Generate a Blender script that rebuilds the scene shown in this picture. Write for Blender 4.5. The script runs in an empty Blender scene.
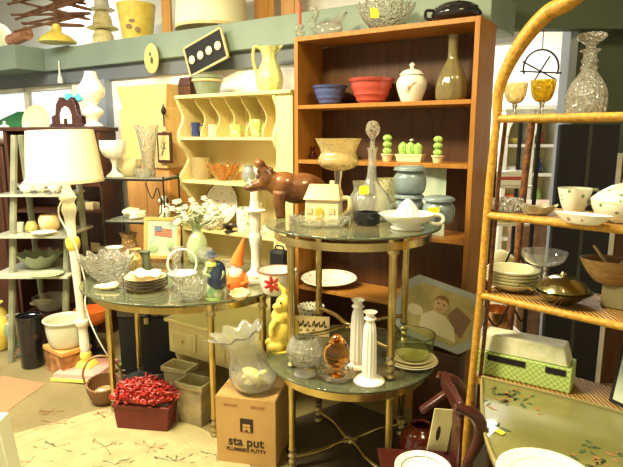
import bpy, bmesh, math, random
from mathutils import Vector, Matrix, Euler
random.seed(7)
C = bpy.context.scene.collection
PI = math.pi
sin, cos = math.sin, math.cos
# ------------------------------------------------------------------ camera maths (photo frame 623 x 467)
PITCH = math.radians(10.3); F = 540.0; EYE = 1.5
cp, sp = cos(PITCH), sin(PITCH)
def ray(u, v):
    x = (u-311.5)/F; y = -(v-233.5)/F
    return Vector((x, cp+y*sp, -sp+y*cp))
def Py(u, v, Y):
    d = ray(u, v); t = Y/d.y
    return Vector((d.x*t, Y, EYE+d.z*t)), t/F
def Pz(u, v, z):
    d = ray(u, v); t = (z-EYE)/d.z
    return Vector((d.x*t, d.y*t, z)), t/F
def on(u, vb, z, r=0):
    """point on the level z whose object of base radius r (px) has its silhouette bottom at row vb"""
    e = math.atan((vb-233.5)/F)+PITCH
    return Pz(u, vb-r*sin(e), z)
def onplane(u, z, o, yaw, inset=0.0):
    """point at height z, `inset` behind the front of a piece of furniture, seen at column u"""
    ax, ay = cos(yaw), sin(yaw)
    px, py = o[0]-ay*inset, o[1]+ax*inset
    c = (u-311.5)/F; dz = z-EYE
    k = (c*(py*cp-dz*sp)-px)/(ax-c*ay*cp)
    X, Y = px+k*ax, py+k*ay
    return Vector((X, Y, z)), (Y*cp-dz*sp)/F
# ------------------------------------------------------------------ materials
MATS = {}
def mat(name, col=(.8,.8,.8), rough=.5, metal=0, trans=0, ior=1.45, emit=0, col2=None, scale=8, stretch=(1,1,1),
        kind='noise', lo=.4, hi=.6, bump=0, bscale=None, coat=0, sheen=0, col3=None):
    if name in MATS: return MATS[name]
    m = bpy.data.materials.new(name); m.use_nodes = True
    nt = m.node_tree; b = nt.nodes['Principled BSDF']
    b.inputs['Base Color'].default_value = (*col, 1); b.inputs['Roughness'].default_value = rough
    b.inputs['Metallic'].default_value = metal; b.inputs['Transmission Weight'].default_value = trans
    b.inputs['IOR'].default_value = ior; b.inputs['Coat Weight'].default_value = coat
    if emit: b.inputs['Emission Color'].default_value = (*col, 1); b.inputs['Emission Strength'].default_value = emit
    tc = nt.nodes.new('ShaderNodeTexCoord'); mp = nt.nodes.new('ShaderNodeMapping')
    mp.inputs['Scale'].default_value = stretch; nt.links.new(tc.outputs['Object'], mp.inputs['Vector'])
    def tex(kind, scale):
        if kind == 'noise':
            t = nt.nodes.new('ShaderNodeTexNoise'); t.inputs['Scale'].default_value = scale; t.inputs['Detail'].default_value = 4; o = t.outputs['Fac']
        elif kind == 'voronoi':
            t = nt.nodes.new('ShaderNodeTexVoronoi'); t.inputs['Scale'].default_value = scale; o = t.outputs['Distance']
        elif kind == 'wave':
            t = nt.nodes.new('ShaderNodeTexWave'); t.inputs['Scale'].default_value = scale; t.inputs['Distortion'].default_value = 2; o = t.outputs['Fac']
        elif kind == 'checker':
            t = nt.nodes.new('ShaderNodeTexChecker'); t.inputs['Scale'].default_value = scale; o = t.outputs['Fac']
        elif kind == 'brick':
            t = nt.nodes.new('ShaderNodeTexBrick'); t.inputs['Scale'].default_value = scale; o = t.outputs['Fac']
        nt.links.new(mp.outputs['Vector'], t.inputs['Vector']); return o
    if col2:
        o = tex(kind, scale); r = nt.nodes.new('ShaderNodeValToRGB')
        r.color_ramp.elements[0].position = lo; r.color_ramp.elements[0].color = (*col, 1)
        r.color_ramp.elements[1].position = hi; r.color_ramp.elements[1].color = (*col2, 1)
        if col3:
            e = r.color_ramp.elements.new(min(1, hi+.12)); e.color = (*col3, 1)
        nt.links.new(o, r.inputs['Fac']); nt.links.new(r.outputs['Color'], b.inputs['Base Color'])
    if bump:
        o = tex('noise' if kind == 'checker' else kind, bscale or scale); bn = nt.nodes.new('ShaderNodeBump')
        bn.inputs['Strength'].default_value = bump; bn.inputs['Distance'].default_value = .01
        nt.links.new(o, bn.inputs['Height']); nt.links.new(bn.outputs['Normal'], b.inputs['Normal'])
    MATS[name] = m; return m
def glass(name, col=(.95,.97,.93), rough=.03, bump=0, bscale=60, tr=1):
    return mat(name, col, rough, trans=tr, ior=1.45, bump=bump, bscale=bscale, kind='voronoi')
brass = mat('brass', (.62,.5,.23), .22, 1, col2=(.5,.39,.16), scale=14)
brassd = mat('brass_dull', (.55,.46,.24), .32, 1, col2=(.42,.34,.17), scale=20)
chrome = mat('silver', (.75,.74,.68), .15, 1)
tglass = mat('smoky_glass', (.45,.5,.34), .03, trans=.86)
clear = glass('clear_glass', tr=.88); cut = glass('cut_crystal', (.95,.96,.9), .04, .9, 70, .9); frost = glass('frosted_glass', (.85,.86,.7), .35, .4, 90, .55)
amber = glass('amber_glass', (.85,.38,.08), .05); carn = glass('carnival_glass', (.8,.4,.1), .08, .9, 60, .6)
champ = glass('champagne_glass', (.9,.78,.45), .08, .4, 60, .75)
yelglass = glass('yellow_glass', (.95,.72,.05), .1, .8, 60, .75)
milk = mat('milk_glass', (.93,.92,.85), .18, coat=.4)
white = mat('white_china', (.86,.85,.76), .22, coat=.3)
cream = mat('cream_china', (.78,.68,.4), .25, coat=.3)
creamy = mat('cream_paint', (.8,.68,.33), .5, col2=(.74,.62,.28), scale=5)
whpaint = mat('white_paint', (.86,.84,.72), .55, col2=(.74,.7,.55), scale=7)
dpink = mat('pale_pink_paint', (.75,.36,.3), .5)
yel = mat('yellow_glaze', (.86,.72,.14), .3, coat=.3, col2=(.82,.6,.1), scale=20)
lime = mat('lime_paint', (.85,.86,.15), .4)
wood = mat('shaded_walnut', (.055,.018,.003), .5, col2=(.1,.036,.007), scale=6, stretch=(9,9,.7), lo=.3, hi=.7)  # brown wood; as bookcase back, the interior shade is darkened into it
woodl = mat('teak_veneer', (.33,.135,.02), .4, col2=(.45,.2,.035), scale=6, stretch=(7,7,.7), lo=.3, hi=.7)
woodo = mat('orange_pine', (.72,.38,.12), .4, col2=(.62,.3,.08), scale=5, stretch=(8,8,.8), lo=.3, hi=.7)
woody = mat('honey_pine', (.85,.6,.24), .45, col2=(.8,.52,.18), scale=5, stretch=(8,8,.8), lo=.3, hi=.7)
dark = mat('dark_mahogany', (.045,.016,.01), .35, col2=(.085,.03,.016), scale=6, stretch=(9,9,.8), lo=.3, hi=.7)
redwood = mat('red_mahogany', (.035,.004,.003), .35, col2=(.06,.008,.005), scale=7, stretch=(8,8,1), lo=.3, hi=.7, coat=.4)
black = mat('black_metal', (.008,.008,.009), .6)
blackg = mat('black_gloss', (.012,.012,.016), .12, coat=.5)
blackfab = mat('black_fabric', (.018,.018,.018), .85, col2=(.04,.04,.038), scale=6)
greenwd = mat('grey_green_paint', (.2,.21,.14), .6, col2=(.27,.28,.19), scale=12)
wick = mat('golden_rattan', (.6,.34,.045), .45, col2=(.34,.155,.02), scale=70, lo=.35, hi=.75, kind='noise', bump=.2, bscale=120)
wickb = mat('brown_rattan', (.24,.085,.02), .5, col2=(.1,.03,.01), scale=60, bump=.6, bscale=100)
wickm = mat('rattan_weave', (.5,.3,.08), .5, col2=(.25,.12,.03), kind='wave', scale=22, lo=.2, hi=.8, bump=.6)
blueg = mat('pale_blue_glaze', (.18,.24,.27), .25, coat=.4, col2=(.22,.29,.32), scale=14)
navy = mat('navy_glaze', (.03,.045,.16), .2, coat=.4)
bluegl = mat('blue_glaze', (.07,.1,.27), .22, coat=.4)
redgl = mat('rose_red_glaze', (.5,.08,.06), .25, coat=.4)
greeng = mat('cactus_green', (.3,.55,.1), .4, col2=(.42,.66,.2), scale=60)
greenp = mat('green_glaze', (.35,.6,.08), .3, col2=(.85,.82,.5), scale=45, coat=.3)
sage = mat('sage_stoneware', (.2,.25,.17), .35, coat=.3)
orange = mat('orange_felt', (.85,.2,.03), .7)
tag_y = mat('price_sticker', (.95,.9,.05), .6)
tan = mat('tan_card', (.72,.58,.3), .8, col2=(.64,.5,.24), scale=20)
brown = mat('hippo_brown', (.09,.03,.008), .4, coat=.25, col2=(.22,.085,.022), scale=10)
floral = mat('floral_china', (.86,.83,.68), .25, coat=.3, kind='voronoi', col2=(.86,.83,.68), col3=None, scale=45, lo=.12, hi=.16)
def flo(name, base, spot, scale=40, lo=.1, hi=.2, rough=.3):
    return mat(name, spot, rough, col2=base, kind='voronoi', scale=scale, lo=lo, hi=hi, coat=.2)
flo1 = flo('rose_sprig_china', (.86,.83,.7), (.5,.2,.1), 28, .16, .24)
flo2 = flo('green_sprig_china', (.84,.84,.7), (.16,.28,.1), 34, .18, .26)
flo3 = flo('dark_spotted_china', (.85,.8,.6), (.08,.05,.03), 55, .25, .33)
flo4 = flo('gold_brown_pattern', (.25,.15,.07), (.7,.5,.2), 50, .25, .35)
card = mat('cardboard', (.52,.32,.12), .75, col2=(.47,.285,.1), scale=6)
cardd = mat('cardboard_edge', (.4,.24,.08), .8)
ink = mat('black_ink', (.03,.018,.01), .7)
stone = mat('mossy_terracotta', (.45,.36,.2), .8, col2=(.3,.26,.15), scale=14, bump=.4)
terr = mat('tan_clay', (.62,.42,.17), .7, col2=(.55,.36,.14), scale=12)
shade_m = mat('lamp_shade_fabric', (.93,.87,.6), .8)
# ------------------------------------------------------------------ mesh builder
class MB:
    def __init__(s): s.v = []; s.f = []
    def add(s, vs, fs):
        n = len(s.v); s.v += [Vector(p) for p in vs]; s.f += [tuple(i+n for i in q) for q in fs]; return s
    def xf(s, M): s.v = [M @ p for p in s.v]; return s
    def mv(s, x, y, z): return s.xf(Matrix.Translation((x,y,z)))
    def rot(s, ax, deg): return s.xf(Matrix.Rotation(math.radians(deg), 4, ax))
    def sc(s, x, y=None, z=None):
        y = x if y is None else y; z = x if z is None else z
        return s.xf(Matrix.Diagonal((x,y,z,1)))
    def join(s, o): return s.add(o.v, o.f)
    def box(s, sx, sy, sz, c=(0,0,0), top=1.0):
        """box on its base centre c, top scaled by `top`"""
        x, y = sx/2, sy/2; t = top
        vs = [(-x,-y,0),(x,-y,0),(x,y,0),(-x,y,0),(-x*t,-y*t,sz),(x*t,-y*t,sz),(x*t,y*t,sz),(-x*t,y*t,sz)]
        return s.add([(a+c[0],b+c[1],d+c[2]) for a,b,d in vs], [(3,2,1,0),(4,5,6,7),(0,1,5,4),(1,2,6,5),(2,3,7,6),(3,0,4,7)])
    def lathe(s, prof, n=32, k=0, amp=0, zamp=0, c=(0,0,0), closed=False, sq=0, w=None):
        zs = [p[1] for p in prof]; zm = max(zs); z0 = min(zs); rings = []; vs = []; fs = []
        for r, z in prof:
            if r <= 1e-6: rings.append([len(vs)]); vs.append((c[0], c[1], c[2]+z)); continue
            ring = []
            h = (z-z0)/max(zm-z0, 1e-6); wt = h if w is None else w
            for i in range(n):
                a = 2*PI*i/n
                rr = r*(1+amp*cos(k*a)*wt)
                if sq: rr *= (1/max(abs(cos(a)), abs(sin(a))))**sq
                zz = z+zamp*cos(k*a)*h**3
                ring.append(len(vs)); vs.append((c[0]+rr*cos(a), c[1]+rr*sin(a), c[2]+zz))
            rings.append(ring)
        m = len(rings)
        for i in range(m if closed else m-1):
            A, B = rings[i], rings[(i+1) % m]
            if len(A) == 1 and len(B) == 1: continue
            for j in range(n):
                q = (j+1) % n
                if len(A) == 1: fs.append((A[0], B[q], B[j]))
                elif len(B) == 1: fs.append((A[j], A[q], B[0]))
                else: fs.append((A[j], A[q], B[q], B[j]))
        if not closed:
            for R in (rings[0], rings[-1]):
                if len(R) > 1: fs.append(tuple(R))
        return s.add(vs, fs)
    def shell(s, prof, t=.6, **kw):
        """open vessel: outer profile bottom -> rim, inner wall t inside it"""
        P = [Vector(p) for p in prof]
        if P[0].x > 1e-6: P = [Vector((0, P[0].y))]+P
        inn = []
        for i, p in enumerate(P):
            a = P[max(i-1,0)]; b = P[min(i+1,len(P)-1)]; d = (b-a).normalized(); nrm = Vector((d.y, -d.x))
            q = p-nrm*t
            if p.x <= 1e-6: q = Vector((0, p.y+t))
            q.x = max(q.x, 0.0 if p.x <= 1e-6 else t*.2)
            inn.append(q)
        inn[-1].y = P[-1].y
        return s.lathe([tuple(p) for p in P]+[tuple(q) for q in reversed(inn)], **kw)
    def tube(s, pts, r, n=8, closed=False, caps=True):
        pts = [Vector(p) for p in pts]; m = len(pts)
        rs = r if isinstance(r, (list, tuple)) else [r]*m
        vs = []; fs = []; up = None
        for i, p in enumerate(pts):
            if closed: d = pts[(i+1) % m]-pts[i-1]
            else: d = pts[min(i+1,m-1)]-pts[max(i-1,0)]
            d = d.normalized() if d.length > 1e-9 else Vector((0,0,1))
            if up is None: up = Vector((0,0,1)) if abs(d.z) < .9 else Vector((1,0,0))
            x = (up-d*up.dot(d)); x = x.normalized() if x.length > 1e-6 else d.orthogonal().normalized()
            y = d.cross(x); up = x
            for j in range(n):
                a = 2*PI*j/n; vs.append(p+(x*cos(a)+y*sin(a))*rs[i])
        for i in range(m if closed else m-1):
            for j in range(n):
                q = (j+1) % n; i2 = (i+1) % m
                fs.append((i*n+j, i*n+q, i2*n+q, i2*n+j))
        if not closed and caps: fs += [tuple(range(n))[::-1], tuple(range((m-1)*n, m*n))]
        return s.add(vs, fs)
    def ell(s, r, c=(0,0,0), n=16, rx=0, ry=0, rz=0):
        k = n//2; prof = [(sin(PI*i/k), -cos(PI*i/k)) for i in range(k+1)]
        prof[0] = (0,-1); prof[-1] = (0,1)
        b = MB().lathe(prof, n=n); rr = r if isinstance(r, (tuple,list)) else (r,r,r)
        b.xf(Matrix.Translation(c) @ Euler((math.radians(rx),math.radians(ry),math.radians(rz))).to_matrix().to_4x4() @ Matrix.Diagonal((*rr,1)))
        return s.join(b)
    def prism(s, out, y0, y1):
        """outline in x,z extruded along y"""
        n = len(out); vs = [(x,y0,z) for x,z in out]+[(x,y1,z) for x,z in out]
        fs = [tuple(range(n)), tuple(range(2*n-1, n-1, -1))]+[(i,(i+1)%n,n+(i+1)%n,n+i) for i in range(n)]
        return s.add(vs, fs)
    def slab(s, out, z0, z1):
        """outline in x,y extruded along z"""
        n = len(out); vs = [(x,y,z0) for x,y in out]+[(x,y,z1) for x,y in out]
        fs = [tuple(range(n))[::-1], tuple(range(n, 2*n))]+[(i,(i+1)%n,n+(i+1)%n,n+i) for i in range(n)]
        return s.add(vs, fs)
def spl(pts, k=6):
    """smooth curve through points"""
    P = [Vector(p) for p in pts]; out = []
    for i in range(len(P)-1):
        a = P[max(i-1,0)]; b = P[i]; c = P[i+1]; d = P[min(i+2,len(P)-1)]
        for j in range(k):
            t = j/k
            out.append(.5*((2*b)+(c-a)*t+(2*a-5*b+4*c-d)*t*t+(3*b-a-3*c+d)*t**3))
    out.append(P[-1]); return out
def sprof(pts, k=4):
    lo_, hi_ = min(b for a,b in pts), max(b for a,b in pts)
    o = [(max(p.x,0), min(max(p.y,lo_),hi_)) for p in spl([(a,b,0) for a,b in pts], k)]
    if pts[0][0] == 0: o[0] = (0, pts[0][1])
    if pts[-1][0] == 0: o[-1] = (0, pts[-1][1])
    return o
def arc(cx, cy, r, a0, a1, n=12, z=0):
    return [(cx+r*cos(math.radians(a0+(a1-a0)*i/n)), cy+r*sin(math.radians(a0+(a1-a0)*i/n)), z) for i in range(n+1)]
# ------------------------------------------------------------------ objects
def mk(name, mb, m, parent=None, scale=1.0, bev=0, remesh=0, kind=None, label=None, solid=0):
    me = bpy.data.meshes.new(name); bm = bmesh.new()
    vs = [bm.verts.new(p*scale) for p in mb.v]
    for q in mb.f:
        if len(set(q)) < 3: continue
        try: bm.faces.new([vs[i] for i in q])
        except ValueError: pass
    if not remesh: bmesh.ops.recalc_face_normals(bm, faces=bm.faces)
    bm.to_mesh(me); bm.free()
    for p in me.polygons: p.use_smooth = True
    try: me.set_sharp_from_angle(angle=math.radians(38))
    except Exception: pass
    me.materials.append(m)
    o = bpy.data.objects.new(name, me); C.objects.link(o)
    if parent: o.parent = parent
    if remesh:
        r = o.modifiers.new('r', 'REMESH'); r.mode = 'VOXEL'; r.voxel_size = remesh; r.use_smooth_shade = True
        s_ = o.modifiers.new('s', 'SMOOTH'); s_.iterations = 5; s_.factor = .6
    if bev:
        b = o.modifiers.new('b', 'BEVEL'); b.width = bev; b.segments = 2; b.limit_method = 'ANGLE'
    if label: o['label'] = label
    return o
def T(name, label, cat, loc, parts, s=1.0, rz=0, group=None, rot=None):
    """a thing; parts = [(part name, MB, material, {options}, [sub-parts])]; one part named None makes the thing a mesh"""
    if len(parts) == 1 and parts[0][0] is None:
        p = parts[0]; o = mk(name, p[1], p[2], None, s, **(p[3] if len(p) > 3 else {}))
    else:
        o = bpy.data.objects.new(name, None); C.objects.link(o)
        for p in parts:
            c = mk(p[0], p[1], p[2], o, s, **(p[3] if len(p) > 3 and p[3] else {}))
            if len(p) > 4:
                for q in p[4]: mk(q[0], q[1], q[2], c, s, **(q[3] if len(q) > 3 and q[3] else {}))
    o.location = loc; o.rotation_euler = rot if rot else (0,0,math.radians(rz))
    o['label'] = label; o['category'] = cat
    if group: o['group'] = group
    return o
def dup(root, loc, rz, label):
    r = root.copy(); C.objects.link(r); r.location = loc; r.rotation_euler = (0,0,math.radians(rz)); r['label'] = label
    for ch in list(root.children):
        c = ch.copy(); C.objects.link(c); c.parent = r
        for g in ch.children:
            d = g.copy(); C.objects.link(d); d.parent = c
    return r
def inlay(o, mb, m, s=1.0):
    """surface pattern: added to the part's own mesh with its own material slot"""
    me = o.data; me.materials.append(m); k = len(me.materials)-1
    bm = bmesh.new(); bm.from_mesh(me); vs = [bm.verts.new(p*s) for p in mb.v]; nf = []
    for q in mb.f: nf.append(bm.faces.new([vs[i] for i in q]))
    for f_ in nf: f_.material_index = k
    bmesh.ops.recalc_face_normals(bm, faces=nf); bm.to_mesh(me); bm.free()
def child(o, name):
    return next(c for c in o.children if c.name.split('.')[0] == name)
def struct(name, mb, m, **kw):
    o = mk(name, mb, m, **kw); o['kind'] = 'structure'; return o
def text(name, body, size, m, parent, loc, rot, bold=0):
    cu = bpy.data.curves.new(name, 'FONT'); cu.body = body; cu.size = size; cu.extrude = .0006; cu.align_x = 'CENTER'; cu.offset = bold
    t = bpy.data.objects.new(name, cu); C.objects.link(t)
    me = bpy.data.meshes.new_from_object(t.evaluated_get(bpy.context.evaluated_depsgraph_get()))
    bpy.data.objects.remove(t); me.materials.clear(); me.materials.append(m)
    o = bpy.data.objects.new(name, me); C.objects.link(o); o.parent = parent; o.location = loc; o.rotation_euler = rot; return o
#PART2
# ================================================================== SETTING
YD = -33.0; YR = math.radians(YD)
ax, ay = cos(YR), sin(YR)
def fr(o, x, y, z=0):      # local furniture coords -> world
    return Vector((o[0]+ax*x-ay*y, o[1]+ay*x+ax*y, z))
FB = (-.10, 3.20)                      # bookcase front-left
W0 = fr(FB, 0, .34)                    # wall line
floor_m = mat('shop_floor', (.25,.2,.09), .6, col2=(.2,.16,.07), scale=3)
struct('floor', MB().box(11,10.5,.1,(-1,3.75,-.1)), floor_m)
ceil_m = mat('ceiling_white', (.5,.49,.42), .8)
struct('ceiling', MB().box(11,10.5,.1,(-1,3.75,3.05)), ceil_m)
beamg = mat('grey_green_beam', (.22,.29,.235), .6, col2=(.25,.32,.26), scale=3)
beamd = mat('dull_blue_grey', (.16,.18,.2), .7)
wallp = mat('pale_wallpaper', (.9,.86,.78), .8, col2=(.75,.82,.9), scale=6, lo=.5, hi=.62)
whitew = mat('white_wall', (.88,.87,.82), .8)
def wallbox(name, x0, x1, y0, y1, z0, z1, m, **kw):
    o = struct(name, MB().box(x1-x0, y1-y0, z1-z0, ((x0+x1)/2,(y0+y1)/2,z0)), m, **kw)
    o.location = (W0.x, W0.y, 0); o.rotation_euler = (0,0,YR); return o
wallbox('wall_back', -2.62, 1.0, 0, .1, 0, 2.02, wallp)
wallbox('trim_1', -5.6, 1.0, -.03, .1, 1.95, 2.08, beamd)
# window to the left of the wardrobe, under the beam
wallbox('wall_back_left', -5.6, -2.62, 0, .1, 0, 1.25, whitew)
wn = struct('window_1', MB().box(2.9,.02,.7,(0,0,0)), glass('window_pane_glass', (.97,.99,.98), .0))
wn.location = fr(W0, -4.1, .05, 1.25); wn.rotation_euler = (0,0,YR)
wf = MB()
for x in (-1.46,-.7,0,.7,1.46): wf.box(.05,.06,.7,(x,0,0))
wf.box(2.95,.06,.04,(0,0,0)); wf.box(2.95,.06,.04,(0,0,.66)); mk('window_frame', wf, whpaint, wn)
b = MB(); b.box(2.72,.85,.2,(-4.24,.09,2.06)); b.box(.35,.5,.19,(-2.7,.17,2.06)); b.box(3.55,.5,.18,(-.75,.17,2.06))
o = struct('trim_2', b, beamg, bev=.005); o.location = (W0.x, W0.y, 0); o.rotation_euler = (0,0,YR)
wallbox('trim_4', -2.27, -2.07, -.07, 0, 0, 1.95, mat('blue_grey_post', (.27,.31,.36), .6))
wallbox('wall_loft', -5.6, 1.0, .62, .7, 2.06, 3.05, whitew)
struct('wall_left', MB().box(.1,10.5,3.05,(-5.2,3.75,0)), whitew)
struct('wall_right', MB().box(.1,10.5,3.05,(3.6,3.75,0)), mat('drab_wall'))
struct('wall_front', MB().box(9,.1,3.05,(-.8,-1.5,0)), mat('drab_wall', (.22,.2,.15), .8))
struct('wall_far', MB().box(6,.1,3.05,(1.6,7.2,0)), whitew)
greenw = mat('dark_green_wall', (.075,.1,.06), .6)
struct('wall_partition', MB().box(2.2,.08,3.05,(2.72,3.55,0)), greenw)
struct('trim_3', MB().box(.05,.12,2.15,(1.6,3.5,0)), mat('blue_grey_paint', (.33,.38,.42), .5), bev=.004)
struct('wall_header', MB().box(1.75,.1,.93,(1.72,3.4,2.12)), greenw)
# ------------------------------------------------------------------ camera, world, lamps
cam = bpy.data.cameras.new('camera'); cam.lens = F/623*36; cam.sensor_width = 36; cam.sensor_fit = 'HORIZONTAL'; cam.clip_start = .02
co = bpy.data.objects.new('camera', cam); C.objects.link(co); co.location = (0,0,EYE); co.rotation_euler = (PI/2-PITCH,0,0)
bpy.context.scene.camera = co
w = bpy.data.worlds.new('w'); bpy.context.scene.world = w; w.use_nodes = True
w.node_tree.nodes['Background'].inputs['Color'].default_value = (.93,.97,1,1); w.node_tree.nodes['Background'].inputs['Strength'].default_value = 1.0
def area(name, loc, sx, sy, power, col=(1,.93,.72), rot=(0,0,0)):
    l = bpy.data.lights.new(name, 'AREA'); l.shape = 'RECTANGLE'; l.size = sx; l.size_y = sy; l.energy = power; l.color = col
    o = bpy.data.objects.new(name, l); C.objects.link(o); o.location = loc; o.rotation_euler = rot; return o
area('ceiling_lamp', (-1.2,1.7,3.0), 1.0,.4, 155, (1,.86,.5))
area('ceiling_lamp', (.9,1.2,3.0), .5,.3, 30, (1,.8,.42))
area('ceiling_lamp', (-2.7,2.5,3.0), 1.6,.8, 105, (1,.97,.88))
area('ceiling_lamp', (1.6,5.6,3.0), 1.2,.8, 170, (1,.95,.85))
area('loft_fill', (W0.x+ax*-3.2+.25, W0.y-ay*3.2+.45, 3.0), .3, 1.0, 20, (.97,.98,1))  # added unseen fill that brightens the loft wall
vs = bpy.context.scene.view_settings
vs.view_transform = 'Standard'; vs.look = 'None'; vs.exposure = .3; vs.gamma = 1
# ------------------------------------------------------------------ floor rugs
def sprig(mb, x, y, r, n=7):
    for i in range(n):
        a = random.uniform(0, 2*PI); d = random.uniform(.3,1)*r; l = random.uniform(.011,.02); w_ = l*.32; t = a+random.uniform(-.6,.6)
        px, py = x+d*cos(a)*1.3, y+d*sin(a)*.8
        mb.slab([(px+l*cos(t),py+l*sin(t)),(px-w_*sin(t),py+w_*cos(t)),(px-l*cos(t),py-l*sin(t)),(px+w_*sin(t),py-w_*cos(t))], .0028, .0036)
        mb.slab([(x,y),(px,py),(px+.003,py+.003),(x+.004,y)], .0028, .0035)
rug_m = mat('cream_rug_pile', (.42,.36,.18), .95, col2=(.35,.3,.15), scale=9, bump=.3, bscale=200)
R0, _ = Pz(0, 440, 0)
c0, c1, c2, c3 = [Pz(*p, 0)[0] for p in ((-120,500),(20,400),(118,372),(330,455))]
ctr = Pz(60, 430, 0)[0]
outl = [(-2.05,1.2),(-1.62,2.45),(-.98,2.92),(-.3,2.35),(-.1,1.2)]
sg, sr = MB(), MB()
for (u,v,r) in ((58,424,.1),(50,412,.06),(105,447,.1),(55,447,.1),(100,415,.05),(150,448,.08),(175,462,.09),(30,462,.09),(115,465,.08),(215,455,.06)):
    p = Pz(u,v,0)[0]; sprig(sg if u % 2 else sr, p.x, p.y, r, 9)
bd = MB()
for off in (.05,.14):
    P = [Vector((x,y,.0026)) for x,y in outl[1:4]]; cc = Vector((-1.0,1.7,.0026))
    P = [p+(cc-p).normalized()*off*1.3 for p in P]
    bd.tube(spl(P,5), .002, n=4)
rug_o = T('floral_rug', 'cream floral rug on the floor in front of the glass tables', 'rug', (0,0,0), [
    (None, MB().slab(outl, .0005, .003), rug_m)])
inlay(rug_o, sg, mat('sprig_dark', (.13,.13,.07), .9)); inlay(rug_o, sr, mat('sprig_rust', (.27,.15,.07), .9))
inlay(rug_o, bd, mat('rug_border_line', (.3,.25,.12), .95))
pr = [Pz(u,v,0)[0] for u,v in ((-60,420),(3,376),(46,384),(16,405),(-30,440))]
T('rust_rug', 'small rust red rug at the left edge, beside the cream rug', 'rug', (0,0,0),
  [(None, MB().slab([(p.x,p.y) for p in pr], .0005, .003), mat('rust_pile', (.4,.2,.1), .95, col2=(.33,.2,.1), scale=14))])
p, s = Pz(2, 372, 0)
T('white_post', 'pale painted wooden post leaning at the left edge of the view', 'post', (-1.18,1.95,0), [
    (None, MB().slab([(-.05,-.05),(.03,-.05),(.03,.03),(-.05,.03)], 0, .42).xf(Matrix.Shear('XY',4,(-.12,0))) , mat('pale_green_white', (.7,.74,.6), .5), {'bev':.004})])
# ================================================================== BIG FURNITURE
# ---- brown bookcase
Wb, Db, Hb = 1.05, .28, 2.045
SH = [1.67, 1.36, .98, .60]
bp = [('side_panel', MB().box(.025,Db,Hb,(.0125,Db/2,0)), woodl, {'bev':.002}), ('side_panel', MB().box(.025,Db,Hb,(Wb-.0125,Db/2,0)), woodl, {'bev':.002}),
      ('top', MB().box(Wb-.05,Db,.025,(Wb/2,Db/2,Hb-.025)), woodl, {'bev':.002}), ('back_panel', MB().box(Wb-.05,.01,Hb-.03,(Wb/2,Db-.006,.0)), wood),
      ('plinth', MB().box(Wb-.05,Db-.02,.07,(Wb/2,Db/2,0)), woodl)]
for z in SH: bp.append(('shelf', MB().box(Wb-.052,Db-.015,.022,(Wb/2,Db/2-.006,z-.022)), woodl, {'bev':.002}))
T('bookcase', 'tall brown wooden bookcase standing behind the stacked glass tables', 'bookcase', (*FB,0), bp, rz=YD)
def bk(u, z, inset=.13): return onplane(u, z+.001, FB, YR, inset)
# ---- cream hutch on low cabinet
HW = .95; HO = fr(FB, -HW-.02, 0)
def side(x0, x1):
    o = [(.23,.0),(.23,1.74),(.0,1.74)]+[( .0+.05*sin(PI*t/8)**2, 1.74-.24*t/8) for t in range(1,9)]+[(.0,1.47)]+[(.085*sin(PI*t/8)**2, 1.47-.26*t/8) for t in range(1,9)]+[(.0,1.18)]+[(.1*sin(PI*t/8)**2, 1.18-.3*t/8) for t in range(1,9)]+[(.02,.0)]
    m = MB().prism(o, x0, x1)       # x=depth, extruded along y
    m.v = [Vector((p.y, p.x, p.z)) for p in m.v]; return m
hp = [('side_panel', side(0,.02), creamy), ('side_panel', side(HW-.14,HW-.12), creamy),
      ('back_panel', MB().box(HW,.012,1.74,(HW/2,.236,.0)), creamy), ('stile', MB().box(.12,.02,1.74,(HW-.06,.02,.0)), creamy),
      ('top', MB().box(HW+.0,.25,.022,(HW/2,.115,1.74)), creamy, {'bev':.003})]
for z in (1.49,1.2,.87): hp.append(('shelf', MB().box(HW-.142,.22,.02,(HW/2-.06,.115,z-.02)), creamy, {'bev':.002}))
for i in range(1,6):
    x = .02+i*(HW-.16)/6
    pf = [(.22,1.49),(.22,1.738),(.02,1.738)]+[(.02+.07*sin(PI*t/8)**2+.05*t/8, 1.738-.245*t/8) for t in range(1,9)]
    m = MB().prism(pf, x-.003, x+.003); m.v = [Vector((p.y,p.x,p.z)) for p in m.v]; hp.append(('divider', m, creamy))
hp.append(('lower_panel', MB().box(HW-.14,.012,.83,(HW/2-.07,.2,.02)), creamy))
T('hutch', 'cream yellow painted hutch with curved plate dividers beside the bookcase', 'hutch', (HO.x,HO.y,0), hp, rz=YD)
def hu(u, z, inset=.1): return onplane(u, z+.001, HO, YR, inset)
CW, CD = .78, .44
CO = (-.87, 3.13)
leg = sprof([(0,0),(.018,.002),(.03,.03),(.024,.06),(.034,.085),(.034,.12),(.026,.14),(.036,.17),(.036,.2),(0,.2)],3)
cpz = [('body', MB().box(CW,CD,.19,(CW/2,CD/2,.2)), creamy, {'bev':.004}),('top', MB().box(CW+.05,CD+.03,.022,(CW/2,CD/2,.39)), creamy, {'bev':.006})]
for i in range(3):
    x = .03+i*.225
    cpz.append(('drawer', MB().box(.205,.012,.12,(x+.103,-.006,.235)), creamy, {'bev':.003}, [('knob', MB().ell(.011,(x+.103,-.022,.295),10), woody), ('moulding', MB().tube([(x+.025,-.013,.255),(x+.18,-.013,.255),(x+.18,-.013,.335),(x+.025,-.013,.335)],.003,n=4,closed=True), creamy)]))
for x,y in ((.05,.05),(CW-.05,.05),(.05,CD-.05),(CW-.05,CD-.05)): cpz.append(('leg', MB().lathe(leg,n=20).mv(x,y,0), creamy))
T('low_cabinet', 'low cream cabinet with drawers and turned feet under the hutch', 'cabinet', (*CO,0), cpz, rz=YD)
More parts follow.
